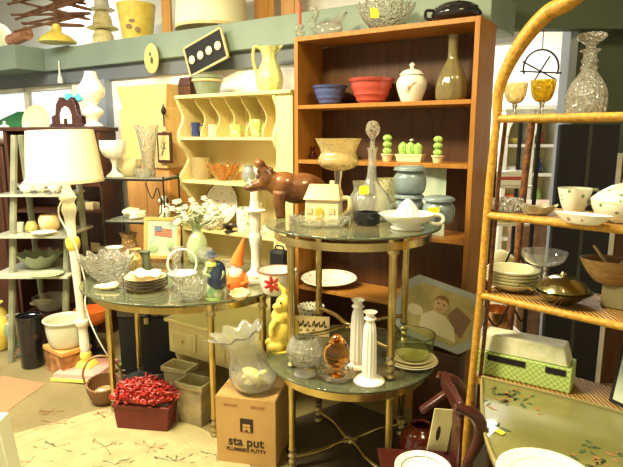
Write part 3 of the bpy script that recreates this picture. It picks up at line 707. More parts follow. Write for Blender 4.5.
# ---------------------------------------------------------------- oval left glass table
ZT = .7205
p, s = on(106, 284, ZT, 20)
T('crystal_bowl', 'big spiky cut crystal bowl at the left end of the oval table', 'bowl', p+Vector((.02,-.02,0)), [(None, MB().shell(pot([(10,0),(12,2),(19,10),(26,24)]), 1.2, n=96, k=12, amp=.1, zamp=2.4), cut)], s)
p, s = on(112, 264, ZT, 6)
T('cup', 'small white cup standing behind the spiky crystal bowl', 'cup', p+Vector((.0,.06,0)), [(None, MB().shell(pot([(5,0),(6,1),(7,10),(9,14)]), .9, n=28), white)], s)
p, s = on(146, 293, ZT, 15)
for i in range(4):
    T('plate', ['bottom plate of the stack of four black rimmed cream plates','second plate from the bottom in the black rimmed stack','third plate from the bottom in the black rimmed stack','top plate of the stack of four black rimmed cream plates'][i], 'plate', p+Vector((0,0,i*3*s)), [('dish', MB().shell([(11,0),(13,.5),(18,2.2),(21,4)], .9, n=44), cream), ('black_rim', MB().tube([(21*cos(a*PI/22),21*sin(a*PI/22),3.9) for a in range(44)], .55, n=5, closed=True), ink)], s, group='black rimmed plates on oval table')
nap = MB()
for i in range(16):
    for j in range(10): nap.v.append(Vector((-15+i*2, -10+j*2.2, 1.5+1.6*sin(i*.8+j*.5)+1.3*cos(j*.9-i*.3))))
nap.f = [(i*10+j,(i+1)*10+j,(i+1)*10+j+1,i*10+j+1) for i in range(15) for j in range(9)]
T('folded_napkin', 'crumpled cream napkin lying on the plate stack', 'napkin', p+Vector((0,0,15*s)), [(None, nap, mat('cream_linen', (.86,.82,.6), .9), {'solid':1})], s, rz=8)
p, s = on(116, 291, ZT, 8)
T('cloth', 'small yellow cream cloth bundle beside the plate stack', 'cloth', p, [(None, MB().ell((11,7,3),(0,0,3),16).ell((6,5,3),(6,2,4.5),12).ell((6,4,2.5),(-7,-1,3),12), mat('straw_linen', (.8,.72,.4), .9), {'remesh':.004})], s)
p, s = on(143, 272, ZT, 6)
T('jar', 'dark green ribbed tin jar behind the plate stack', 'jar', p, [('can', MB().lathe([(0,0)]+[(6.6+(.3 if i%2 else 0), i*1.4) for i in range(13)]+[(0,16.8)], n=28), sage), ('lid', MB().lathe([(0,17),(7.2,17),(7.2,19),(0,20)], n=28), mat('dark_green_lid', (.1,.13,.08), .4))], s)
p, s = on(131, 277, ZT, 6)
T('vase', 'slim gold and brown patterned vase beside the green jar', 'vase', p, [(None, MB().shell(pot([(4.5,0),(5.5,2),(6,14),(4,20),(5.5,25)]), .8, n=28), flo('gilt_brown', (.6,.42,.15), (.15,.08,.03), 60, .25, .35))], s)
# flag picture
def flag():
    p, s = on(160, 266, ZT, 3)
    fr_ = MB()
    for a in ((38,2.5,3.4,(0,0,0)),(38,2.5,3.4,(0,0,38.6))): fr_.box(a[0],a[1],a[2],a[3])
    for x in (-17.3,17.3): fr_.box(3.4,2.5,35.2,(x,0,3.4))
    hs = MB()
    for i in range(4): hs.prism([(-8,24+i*2.2),(10,22+i*2.2),(10,23.2+i*2.2),(-8,25.2+i*2.2)], -1.3,-.9)
    T('framed_print', 'orange framed folk print of flag and trees on the oval table', 'picture', p+Vector((0,.05,.03)), [('frame', fr_, woodo, {'bev':.001}), ('picture', MB().box(31.4,1,35.4,(0,0,3.3)), mat('print_landscape', (.6,.58,.32), .6, col2=(.3,.42,.36), scale=14)),
      ('flag_stripes', hs, mat('flag_red', (.65,.15,.08), .6)), ('flag_canton', MB().prism([(-8,28),(0,27.5),(0,33),(-8,33.5)], -1.35,-.85), mat('flag_blue', (.12,.16,.25), .6)), ('tree', MB().ell((4,.4,6),(9,-.8,13),12), mat('print_green', (.3,.4,.2), .6)), ('tree', MB().ell((5,.4,5),(-9,-.8,10),12), mat('print_green', (.3,.4,.2), .6))], s, rot=(math.radians(-10),0,math.radians(-6)))
flag()
p, s = on(183, 284, ZT, 8)
rg = MB().tube([(14*cos(a*PI/20),0,18+14.5*sin(a*PI/20)) for a in range(40)], 1.1, n=8, closed=True)
T('basket_dish', 'white china basket with round hoop handle on the oval table', 'basket', p, [('bowl', MB().shell(pot([(7,0),(9,1),(13,6),(14,9)]), 1, n=36, k=12, amp=.05), white), ('hoop_handle', rg, white)], s, rz=15)
p, s = on(190, 302, ZT, 9)
T('crystal_bowl', 'small fan cut crystal bowl near the front edge of the oval table', 'bowl', p, [(None, MB().shell(pot([(8,0),(10,2),(14,9),(16,19)]), 1, n=64, k=16, amp=.05, zamp=.9), cut)], s)
# parrot-green figure of a person
def figure():
    p, s = on(215, 301, ZT, 8)
    robe = MB().lathe(pot([(0,2),(8,2),(8.5,8),(6,22),(7.5,32),(4,38),(0,38.5)]), n=24).sc(1,.8,1); robe.tube([(-6,-2,33),(-9,-5,27),(-3,-7,24)],[2.6,2.2,1.6],n=8); robe.tube([(6,-2,33),(9,-4,26),(5,-6,20)],[2.6,2.2,1.6],n=8)
    cape = MB().lathe(pot([(0,10),(8.8,12),(9.4,26),(6.5,37),(0,39.2)]), n=24).sc(1,.85,1).mv(2.6,.6,0)
    T('monk_figurine', 'china figurine in dark blue cape and green robe on oval table', 'figurine', p, [
     ('base', MB().lathe([(0,0),(8.5,0),(8,2.4),(0,2.4)], n=24), mat('moss_glaze', (.25,.38,.12), .3, coat=.3)),
     ('robe', robe, mat('green_robe_glaze', (.12,.24,.1), .25, coat=.4, col2=(.5,.55,.35), scale=24), {'remesh':.0035}), ('cape', cape, mat('blue_black_glaze', (.02,.035,.08), .2, coat=.4), {'remesh':.0035}),
     ('head', MB().ell((3.8,3.8,4.6),(-2,-1.5,42),14), mat('china_skin', (.82,.66,.5), .3), {}, [('hat', MB().lathe(pot([(0,49.5),(3.5,49),(4.6,45.5),(7,44),(0,43.8)]), n=20).mv(-2,-1.2,0), mat('slate_glaze', (.07,.09,.13), .3)), ('eyes', MB().ell(.5,(-3.4,-5,42.5),6).ell(.5,(-.8,-5.1,42.5),6), ink)]),
     ('collar', MB().lathe(pot([(0,34),(6,34.5),(4.5,38.5),(0,38.7)]), n=20).mv(-2,-1.5,0), mat('lime_glaze', (.6,.75,.15), .3))], s, rz=8)
figure()
def gnome():
    p, s = on(238, 291, ZT, 7); s *= 1.12
    T('gnome_figurine', 'gnome figurine with long orange pointed hat and white beard', 'figurine', p, [
     ('body', MB().lathe(pot([(0,0),(8,.5),(9.5,7),(8,15),(4,20),(0,21)]), n=24), orange), ('hat', MB().tube([(0,0,24),(1,0,30),(4,0,38),(7,0,47)],[6.2,4.6,3,.8],n=16), orange),
     ('head', MB().ell((5,5,5),(0,-.5,21.5),14), mat('gnome_skin', (.85,.6,.42), .5), {}, [('nose', MB().ell(1.4,(0,-5.6,21.5),8), mat('gnome_nose', (.8,.4,.28), .5))]),
     ('beard', MB().ell((6,4,6.5),(0,-4.5,15.5),14).ell((6.5,4.5,2.5),(0,-1.5,18.5),14), mat('white_wool', (.85,.8,.66), .95), {'remesh':.004}),
     ('arms', MB().tube([(-7,-1,14),(-10,-5,9),(-5,-8,7)],[2.4,2.2,1.8],n=8).tube([(7,-1,14),(10,-5,9),(5,-8,7)],[2.4,2.2,1.8],n=8), orange)], s, rz=-6)
gnome()
p, s = on(254, 286, ZT, 13)
T('tall_candlestick', 'tall cream wooden candlestick with square foot beside the gnome', 'candlestick', p+Vector((.01,.03,0)), [
  ('base', MB().box(25,25,4,(0,0,0),top=.86), whpaint, {'bev':.003}), ('shaft', MB().lathe(pot([(0,4),(9,4),(10,8),(5.5,13),(4.5,30),(6.5,45),(5,50),(5.5,60),(4.6,82),(0,82)]), n=24), whpaint),
  ('drip_pan', MB().lathe(pot([(0,70),(9,71),(9.5,73),(0,74)]), n=28), whpaint), ('candle', MB().lathe([(0,82.3),(4.2,82.3),(4.2,101),(0,102)], n=20), mat('ivory_wax', (.86,.8,.55), .5))], s, rz=20)
p, s = on(240, 300, ZT, 7)
T('shell_dish', 'small cream shell shaped dish at the front of the oval table', 'dish', p, [(None, MB().shell(pot([(5,0),(7,1),(9.5,6)]), 1, n=36, k=9, amp=.08).rot('X',14).mv(0,0,.9), cream)], s)
p, s = on(283, 299, ZT, 13); s *= 1.15
fl = MB()
for i in range(7): a = i*PI/3.5; fl.ell((4,.6,1.7),(4.2*cos(a),0,4.2*sin(a)),8,ry=-math.degrees(a))
T('flower_bowl', 'white enamel bowl with a red flower at the oval table right end', 'bowl', p+Vector((-.03,-.0,0)), [('bowl', MB().shell(pot([(11,0),(13,2),(16,12),(17.5,21)]), 1, n=44), white), ('dark_rim', MB().tube([(17.4*cos(a*PI/22),17.4*sin(a*PI/22),21) for a in range(44)], .7, n=6, closed=True), mat('rust_rim', (.25,.1,.05), .4)), ('red_flower', fl.rot('X',12).mv(-3,-15.6,12), mat('red_flower_print', (.6,.04,.03), .4))], s)
# balloon vase with flowers
p, s = on(197, 266, ZT, 8)
p.y += .03
stems = MB(); heads = MB(); leaves = MB()
for i in range(34):
    a = random.uniform(0,2*PI); r = random.uniform(4,35); h = random.uniform(42,66)-r*.3
    t = Vector((r*cos(a), r*.5*sin(a), h)); stems.tube([(0,0,30),t*.6+Vector((0,0,12)),t], .35, n=4)
    for k in range(5):
        b_ = k*2*PI/5; heads.ell((2,1.6,.8),(t.x+1.9*cos(b_),t.y-.5,t.z+1.9*sin(b_)),6)
    heads.ell(1,(t.x,t.y-1.2,t.z),6)
    leaves.ell((4,1,1.1),(t.x*.7,t.y*.7,30+(t.z-30)*.6),6,rx=random.uniform(-40,40),ry=random.uniform(-60,60))
T('vase', 'sage green balloon shaped glass vase on oval table', 'vase', p, [(None, MB().shell(pot([(6,0),(9,4),(11,16),(8,27),(4,33),(5.5,37)]), .9, n=32), mat('celadon_glaze', (.4,.5,.28), .2, coat=.4))], s)
T('flower_bouquet', 'bouquet of small white silk flowers in the sage green vase', 'flowers', p+Vector((0,0,6*s)), [('stem', stems.mv(0,0,-2), mat('stem_green', (.2,.26,.1), .7)), ('blossom', heads, mat('white_petal', (.86,.86,.72), .7)), ('leaf', leaves, mat('grey_leaf', (.38,.43,.25), .7))], s)
p, s = on(224, 290, ZT, 5); p.y += .05
T('glass_tumbler', 'clear square glass tumbler between monk and gnome figurines', 'tumbler', p, [(None, MB().shell([(7,0),(7.4,1),(8.4,26)], .9, n=24, sq=.5), clear)], s)
#PART4
# ================================================================== HUTCH THINGS
HI = .12
p, s = hu(208, 1.762, .12)
gb = [(9,0),(11,1),(14,12),(15,16),(15.6,16),(15.6,19)]
T('mixing_bowl', 'dark sage green mixing bowl with pale band on top of the hutch', 'bowl', p, [('bowl', MB().shell(gb, 1, n=44), sage), ('pale_band', MB().lathe([(14.6,13),(15.4,13.2),(15.6,15),(15,15.2)], n=44, closed=True), tan)], s)
p, s = hu(188, 1.762, .1)
T('wooden_box', 'dark brown wooden box at the left end of the hutch top', 'box', p+Vector((0,.02,0)), [('box', MB().box(17,12,10), wood, {'bev':.002}), ('lid', MB().box(17.6,12.6,8,(0,0,10.2),top=.75), dark, {'bev':.002})], s, rz=YD)
p, s = hu(270, 1.762, .12)
jp = pot([(8,0),(11,2),(13.5,12),(10,24),(7,31),(8,38),(11,43)])
T('pitcher', 'yellow green majolica pitcher with rope handle on the hutch', 'pitcher', p, [('jug', MB().shell(jp, 1, n=40, k=8, amp=.06, w=.7), mat('majolica', (.75,.72,.3), .3, col2=(.55,.6,.25), scale=24, coat=.3)), ('handle', MB().tube(spl([(-9,0,42),(-15,0,43),(-16,0,30),(-13,0,18),(-11,0,12)],5), 1.7, n=8), mat('ochre_glaze', (.6,.5,.2), .3)), ('spout', MB().prism([(7,36),(14,45),(7,43)], -4, 4), mat('majolica'), {'bev':.003})], s)
def cup(label, u, z, prof, m, cat='cup', name='cup', handle=True, group=None, ins=.1, han=8):
    p, s = hu(u, z, ins); mx = max(a for a,b in prof); h = prof[-1][1]
    ps = [('bowl', MB().shell(pot(prof), .8, n=32), m)]
    if handle: ps.append(('handle', MB().tube(spl([(mx-.6,0,h*.8),(mx+3.5,0,h*.75),(mx+3.5,0,h*.35),(mx-.6,0,h*.25)],4), .8, n=6), m))
    return T(name, label, cat, p, ps, s, group=group)
cup('dark navy blue mug in the plate slots of the hutch', 196, 1.49, [(4,0),(4.6,2),(4,8),(4.6,14)], navy)
cup('pale yellow mug in the hutch slot beside the navy mug', 213, 1.49, [(4.5,0),(5,1),(5,12)], cream)
cup('shorter green flowered cup in the hutch plate slots', 237, 1.49, [(4,0),(5.5,4),(6.5,12)], greenp, handle=False, group='green cups in the hutch')
cup('taller green flowered cup in the hutch, nearer the bookcase', 256, 1.49, [(4,0),(5.5,5),(6.5,17)], greenp, handle=False, group='green cups in the hutch')
# shelf 1.2
p, s = hu(202, 1.2, .12); s *= .8
T('amber_vase', 'amber pressed glass square vase at the left of the hutch shelf', 'vase', p, [(None, MB().shell([(10,0),(10.5,2),(11,27)], 1, n=40, k=20, amp=.03, w=1), champ)], s)
p, s = hu(223, 1.2, .11); s *= .84
T('carnival_dish', 'ruffled orange carnival glass dish on the middle hutch shelf', 'dish', p, [(None, MB().shell(pot([(5,0),(6,2),(12,8),(18,18)]), 1, n=72, k=9, amp=.14, zamp=2.4), carn)], s)
p, s = hu(249, 1.2, .1)
T('grey_pot', 'small round blue grey pot on the middle hutch shelf', 'pot', p, [(None, MB().shell(pot([(4,0),(6.5,4),(6.5,10),(4,15),(4.5,17)]), .9, n=28), mat('slate_stoneware', (.22,.25,.27), .4, col2=(.3,.33,.34), scale=40))], s)
# shelf .87
p, s = hu(222, .87, .16)
pp = MB().shell(pot([(12,0),(15,.6),(19,2),(22,4)]), 1, n=48).rot('X',78).mv(0,3,22)
T('display_plate', 'large cream plate with dark rim standing on edge in the hutch', 'plate', p, [('plate', pp, flo1), ('dark_rim', MB().tube([(22*cos(a*PI/24),22*sin(a*PI/24),4) for a in range(48)], .7, n=5, closed=True).rot('X',78).mv(0,3,22), mat('umber_rim', (.15,.07,.03), .4))], s, rz=YD)
p, s = hu(214, .87, .05)
T('teapot', 'white floral china teapot in front of the standing hutch plate', 'teapot', p, [('pot', MB().lathe([(0,0)]+pot([(7,0),(10,4),(11,11),(8,18),(5,20)])+[(0,20)], n=32), flo3), ('lid', MB().lathe(pot([(0,20),(5.5,20),(4,23),(1.2,24),(1.6,26),(0,27)]), n=24), flo3), ('handle', MB().tube(spl([(-10,0,15),(-16,0,16),(-16,0,7),(-10,0,5)],4), 1.1, n=6), white), ('spout', MB().tube(spl([(10,0,7),(15,0,11),(17,0,18)],4), [2]*3+[1.6]*3+[1.2]*3, n=8), white)], s)
cup('dark bronze footed dish on the low hutch shelf', 237, .87, [(5,0),(5,1),(3,2.5),(6,6),(7,8)], mat('dark_bronze', (.07,.05,.03), .35, .6), 'dish', 'footed_dish', False, ins=.05)
p, s = hu(258, .87, .1)
T('candle', 'ivory pillar candle in holder on the low hutch shelf', 'candle', p, [('pillar', MB().lathe([(0,3),(5,3),(5,30),(0,30)], n=24), mat('ivory_wax')), ('holder', MB().lathe(pot([(0,0),(7,0),(7,2),(4,3),(0,3)]), n=24), white)], s)
cup('floral china mug standing behind the tall wooden candlestick', 244, .87, [(6,0),(7,1),(7,24)], flo2, 'mug', 'mug', True, ins=.1)
cup('shallow white bowl at the bookcase end of the low hutch shelf', 272, .87, [(5,0),(8,4),(10,9)], white, 'bowl', 'bowl', False, ins=.1)
T('black_suitcase', 'narrow black case standing upright behind the red flower bowl', 'case', fr(CO, .56, .38, .4125), [('body', MB().box(.115,.07,.41), black, {'bev':.02}), ('handle', MB().tube(spl([(-.03,0,.405),(-.025,0,.43),(.025,0,.43),(.03,0,.405)],4),.005,n=6), black)], rz=YD)
# ================================================================== RATTAN SHELF THINGS
Z1, Z2, Z3, Z4 = WZ
def goblet(label, u, m, sc=1, h=1.0):
    p, s = ws(u, Z1+.001, .14)
    T('goblet', label, 'goblet', p, [('bowl', MB().shell(pot([(3,14),(8,17),(11,25),(12,36)]), .9, n=40, k=12, amp=.03, w=1).sc(sc), m),
      ('stem', MB().lathe(pot([(0,1.4),(2.2,2),(1.6,8),(3,13.8),(0,13.8)]), n=20).sc(sc), clear), ('foot', MB().lathe([(0,0),(8,0),(8,.8),(2,2),(0,2)], n=28).sc(sc), clear)], s, group='goblets on the top rattan shelf')
goblet('clear and pale gold glass goblet nearest the rattan post', 514, champ, .92)
goblet('bright yellow pressed glass goblet on the top rattan shelf', 541, yelglass, .98)
p, s = ws(585, Z1+.001, .12)
T('cut_glass_decanter', 'heavy cut crystal decanter with mushroom stopper on top rattan shelf', 'decanter', p, [
  ('bottle', MB().shell(pot([(17,0),(18,2),(18.5,18),(16,28),(10,38),(7,43),(8,46),(6,49),(8,52),(6,55),(6.5,60),(10,62)]), 1.5, n=72, k=18, amp=.035, w=1), cut),
  ('stopper', MB().lathe(pot([(0,60),(4.5,60),(4,66),(8,70),(13,74),(11,78),(0,79)]), n=40, k=10, amp=.06, w=1), cut)], s)
# second shelf
def saucers(label0, u, z, r, n, m, ins=.14, group=None, words=()):
    p, s = ws(u, z+.001, ins)
    for i in range(n):
        T('plate', words[i], 'plate', p+Vector((0,0,i*2.4*s)), [(None, MB().shell([(r*.5,0),(r*.6,.5),(r*.88,2.4),(r,4)], .9, n=44), m)], s, group=group)
    return p, s
p, s = ws(507, Z2+.001, .1)
T('pressed_glass_dish', 'low clear pressed glass dish at the left of second rattan shelf', 'dish', p, [(None, MB().shell([(13,0),(14,1),(15,12)], 1, n=60, k=20, amp=.03, w=1), cut)], s)
p, s = ws(543, Z2+.001, .1)
T('leaf_dish', 'boat shaped glass leaf dish between pressed glass and teacup', 'dish', p, [(None, MB().shell(pot([(9,0),(13,2),(19,9)]), 1, n=48, k=6, amp=.05, zamp=1.2).sc(1,.6,1), mat('pewter_lustre', (.62,.6,.46), .25, coat=.3, col2=(.4,.4,.3), scale=40))], s)
p, s = ws(573, Z2+.001, .16)
T('teacup', 'pale floral teacup with round handle on the second rattan shelf', 'cup', p+Vector((0,0,.0)), [('cup', MB().shell(pot([(7,0),(9,3),(13,14),(16,27)]), .9, n=36), flo2), ('handle', MB().tube(spl([(14,0,24),(22,0,25),(23,0,15),(12,0,10)],5), 1.6, n=8), mat('celadon_glaze'))], s)
p, s = ws(622, Z2+.001, .13)
T('tureen', 'pale green floral tureen at the right edge of the photo', 'tureen', p, [('bowl', MB().shell(pot([(18,0),(22,2),(28,12),(30,19)]), 1.2, n=48, k=8, amp=.02), flo2), ('lid', MB().lathe(pot([(0,19),(29,19.3),(24,27),(12,35),(3,38),(3,41),(0,42)]), n=44), flo2)], s)
p, s = ws(598, Z2+.001, .05)
T('oval_dish', 'low oval floral serving dish before the tureen on the rattan shelf', 'dish', p, [(None, MB().shell(pot([(14,0),(18,2),(27,10)]), 1, n=44).sc(1,.42,1), flo1)], s, rz=-45)
# third shelf
p, s = ws(512, Z3+.001, .14); s *= .93
for i in range(5):
    T('bowl', ['bottom bowl of the cream bowl stack on the third rattan shelf','second lowest bowl of the cream stack on the rattan shelf','middle bowl of the five cream bowls on the rattan shelf','fourth bowl up in the cream stack on the rattan shelf','top bowl of the cream stack on the third rattan shelf'][i], 'bowl', p+Vector((0,0,i*3.4*s)), [(None, MB().shell(pot([(13,0),(16,1),(24,6),(27,9)]), 1, n=44), mat('sage_cream_china', (.68,.66,.42), .3, coat=.3))], s, group='cream bowls stacked on rattan shelf')
p, s = ws(539, Z3+.001, .22)
T('glass_compote', 'clear glass footed compote behind the cream bowl stack', 'compote', p+Vector((.01,0,0)), [('bowl', MB().shell(pot([(3,22),(12,24),(19,29),(22,37)]), 1, n=44), clear), ('stem', MB().lathe(pot([(0,0),(11,0),(10,1.5),(3,4),(2.5,12),(4,15),(2.5,19),(4,22.5),(0,23)]), n=28), clear)], s)
p, s = ws(572, Z3+.001, .1)
T('covered_dish', 'tarnished silver covered dish with domed lid and side handle', 'dish', p, [('bowl', MB().lathe([(0,0)]+pot([(12,0),(14,2),(25,10),(29,13)])+[(0,13)], n=44), mat('tarnished_silver', (.3,.27,.15), .25, 1)), ('lid', MB().lathe(pot([(0,13.2),(24,13.2),(22,19),(13,26),(3,28),(0,28)]), n=44), mat('old_silver', (.5,.46,.24), .18, 1)), ('handle', MB().tube(spl([(-27,0,12),(-36,0,16),(-42,0,17)],4), [2.2]*4+[1.6]*4+[2], n=8), mat('old_silver')), ('knob', MB().ell((3,3,2.4),(0,0,29.5),12), mat('old_silver'))], s, rz=-10)
p, s = ws(612, Z3+.001, .17)
bk_ = MB().shell(pot([(16,0),(19,2),(27,12),(33,24)]), 1.4, n=56, k=28, amp=.012).sc(1,.6,1)
T('stone_pedestal', 'dull grey green box under the boat shaped wooden bowl', 'box', p, [(None, MB().box(26,22,24), mat('dull_olive', (.2,.17,.08), .6), {'bev':.003})], s, rz=-45)
T('wooden_bowl', 'boat shaped brown wooden bowl holding utensils on third rattan shelf', 'bowl', p+Vector((0,0,24.3*s)), [('bowl', bk_, mat('olive_wood', (.32,.19,.07), .45, col2=(.22,.12,.04), scale=12, stretch=(1,6,6))), ('dark_liner', MB().lathe(pot([(0,16),(20,16),(20,16.6),(0,16.6)]), n=32).sc(1,.6,1), dark)], s, rz=-20)
for i, (x, l, rz_, lb) in enumerate(((-20,26,-38,'thin wooden spoon sticking up from the boat shaped bowl'),(14,22,48,'broad wooden spatula lying across the boat shaped bowl'))):
    T('wooden_spoon' if i == 0 else 'wooden_spatula', lb, 'utensil', p+Vector((x*s*.4,-.0,(24.3+17.5)*s)), [(None, MB().tube([(0,0,0),(sin(math.radians(rz_))*l,0,abs(cos(math.radians(rz_)))*l)], [1.6+i*1.6,1.2+i*2], n=8), mat('pale_beech', (.5,.4,.2), .5))], s)
# bottom shelf: green tissue-box-like basket
def tissue():
    p, s = ws(523, Z4+.001, .14)
    b = MB().box(92,30,24); wnd = MB()
    T('green_basket', 'pale green plastic basket with white lace cover on bottom rattan shelf', 'basket', p, [('basket', b, mat('mint_check', (.36,.56,.12), .5, kind='checker', col2=(.6,.74,.3), scale=90), {'bev':.003}),
      ('cover', MB().box(86,27,18,(0,0,24.2),top=.88), mat('white_lace', (.8,.8,.62), .8, col2=(.66,.7,.45), scale=30), {'bev':.006}),
      ('opening', MB().box(36,.8,6,(-13,-15.3,16)), black), ('opening', MB().box(18,.8,6,(32,-15.3,16)), black)], s, rz=-45+12)
tissue()
# picture at far right leaning
p, s = ws(628, Z4+.001, .15)
T('picture_frame', 'dark framed pale picture leaning at the right edge above the painted table', 'picture', p, [('frame', MB().box(40,2,62), black, {'bev':.002}), ('print', MB().box(32,.6,54,(0,-1.4,4)), mat('pale_print', (.62,.68,.52), .5, col2=(.5,.6,.45), scale=12))], s, rot=(math.radians(-12),0,math.radians(-62)))
# ================================================================== PAINTED TABLE, PLATES, CHAIR
tz = .562
tp = [Pz(u,v,tz)[0]-back*.035 for u,v in ((486,375),(612,406),(665,430),(760,520),(640,600),(540,545),(512,480),(493,440),(487,410))]
tc = sum(tp, Vector())/len(tp)
tl = [(q.x-tc.x, q.y-tc.y) for q in tp]
tl3 = [(q.x,q.y) for q in spl([(a,b,0) for a,b in tl]+[(tl[0][0],tl[0][1],0)], 4)][:-1]
deco = MB(); deco2 = MB(); deco3 = MB()
def blossom(u, v, n=8, r=.035):
    q = Pz(u,v,tz)[0]-Vector((tc.x,tc.y,0))
    for i in range(n):
        a = random.uniform(0,2*PI); d = random.uniform(.3,1)*r*1.6; x, y = q.x+d*cos(a), q.y+d*sin(a); t = random.uniform(0,PI)
        l, w_ = random.uniform(.009,.017), random.uniform(.004,.007)
        pts = [(x+l*cos(t)*cos(k*PI/4)-w_*sin(t)*sin(k*PI/4), y+l*sin(t)*cos(k*PI/4)+w_*cos(t)*sin(k*PI/4)) for k in range(8)]
        (deco if i % 3 else deco2).slab(pts, .0008, .0016)
for u,v,n in ((500,392,12),(515,402,10),(495,402,8),(522,395,8),(490,425,6),(530,408,4),(600,452,10),(590,462,8),(607,470,8)): blossom(u,v,n)
rim = MB().tube([Vector((x,y,.004)) for x,y in tl3], .006, n=6, closed=True)
tps = [('top', MB().slab(tl3, -.02, 0), mat('olive_enamel', (.15,.15,.045), .35, col2=(.22,.215,.075), scale=3, coat=.3)), ('rim', rim, mat('worn_gilt', (.3,.25,.1), .4))]
for k in (0,2,4,6): tps.append(('leg', MB().tube([(tl[k][0]*.8,tl[k][1]*.8,-.02),(tl[k][0]*.82,tl[k][1]*.82,-tz)], .015, n=10), dark))
T('painted_table', 'olive green painted tole table top with flower sprays before the rattan shelf', 'table', (tc.x,tc.y,tz), tps)
pt_top = child(bpy.data.objects['painted_table'], 'top'); inlay(pt_top, deco, mat('dark_leaf_paint', (.06,.1,.04), .5)); inlay(pt_top, deco2, mat('rust_petal_paint', (.3,.16,.06), .5))
p, s = Pz(500, 432, tz+.004)
T('price_tag', 'small yellow paper tag lying on the painted olive table', 'tag', p, [(None, MB().box(6,9,.3), tag_y)], s, rz=35)
p, s = on(545, 497, tz+.001, 30)
T('plate', 'big white plate in the foreground on the painted olive table', 'plate', p, [('plate', MB().shell(pot([(26,0),(30,.6),(40,3),(47,5.5)]), 1.2, n=56), white), ('inner_ring', MB().tube([(33*cos(a*PI/24),33*sin(a*PI/24),2.6) for a in range(48)], .4, n=4, closed=True), mat('grey_line', (.5,.5,.42), .5))], s)
# chair facing left, its back beside the painted table
def chair():
    c = Vector((.43,1.72,0)); bx = .10
    ps = [('seat', MB().slab([(-.16,-.16),(.115,-.14),(.115,.14),(-.16,.16)], .305, .33), redwood, {'bev':.006})]
    for y in (-.12,.12):
        prof = spl([(bx,y,0),(bx,y,.2),(bx-.01,y,.33),(bx-.012,y,.42),(bx+.02,y,.5),(bx+.035,y,.57),(bx+.01,y,.62),(bx-.05,y,.645)],4)
        n_ = len(prof); ps.append(('back_post', MB().tube(prof, [.013+.01*sin(PI*min(1,max(0,(i/n_-.45)/.5))) for i in range(n_)], n=12), redwood))
        ps.append(('leg', MB().tube([(-.13,y,0),(-.13,y,.31)], [.011,.016], n=10), redwood))
    ps.append(('crest_rail', MB().box(.022,.24,.06,(bx-.03,0,.60)), redwood, {'bev':.008})); ps.append(('splat', MB().box(.012,.1,.28,(bx-.005,0,.33)), redwood, {'bev':.003}))
    ps.append(('arm_rest', MB().box(.12,.035,.02,(0,0,0)).rot('Y',-38).mv(.045,.12,.53), redwood, {'bev':.006}))
    T('armchair', 'small dark red mahogany armchair whose curved back touches the painted table', 'chair', c, ps)
    ph = MB().box(.075,.004,.165,(0,0,0))
    T('paper_tag', 'yellowed paper tag with black figure hanging on the red armchair arm', 'tag', c+Vector((.03,.09,.36)), [('paper', ph, mat('yellowed_paper', (.72,.66,.35), .8)), ('black_figure', MB().ell((.008,.001,.03),(-.008,-.003,.07),12), ink)], rz=6, rot=(math.radians(0),math.radians(8),math.radians(6)))
chair()
p, s = on(436, 487, .361, 14); s *= 1.2
for i in range(3):
    T('plate', ['lowest white plate of the stack on the red armchair seat','middle white plate of the stack on the red armchair seat','top ringed white plate of the stack on the red armchair seat'][i], 'plate', Vector((.385,1.69,.3315+i*.012)), [('plate', MB().shell(pot([(13,0),(15,.5),(21,3),(24,5)]), 1, n=48), white), ('dark_ring', MB().tube([(18*cos(a*PI/24),18*sin(a*PI/24),3) for a in range(48)], .35, n=4, closed=True), ink)], s, group='white plates on the armchair')
T('red_pot', 'round dark red glazed pot with white sticker under the stacked tables', 'pot', (.50,2.27,0), [('pot', MB().shell(pot([(.05,0),(.085,.03),(.1,.09),(.08,.16),(.045,.19),(.05,.205)]), .006, n=40), mat('oxblood_glaze', (.13,.012,.006), .2, coat=.5)), ('price_sticker', MB().box(.022,.001,.014,(0,0,0)).rot('Y',-25).mv(-.01,-.1,.11), white)])
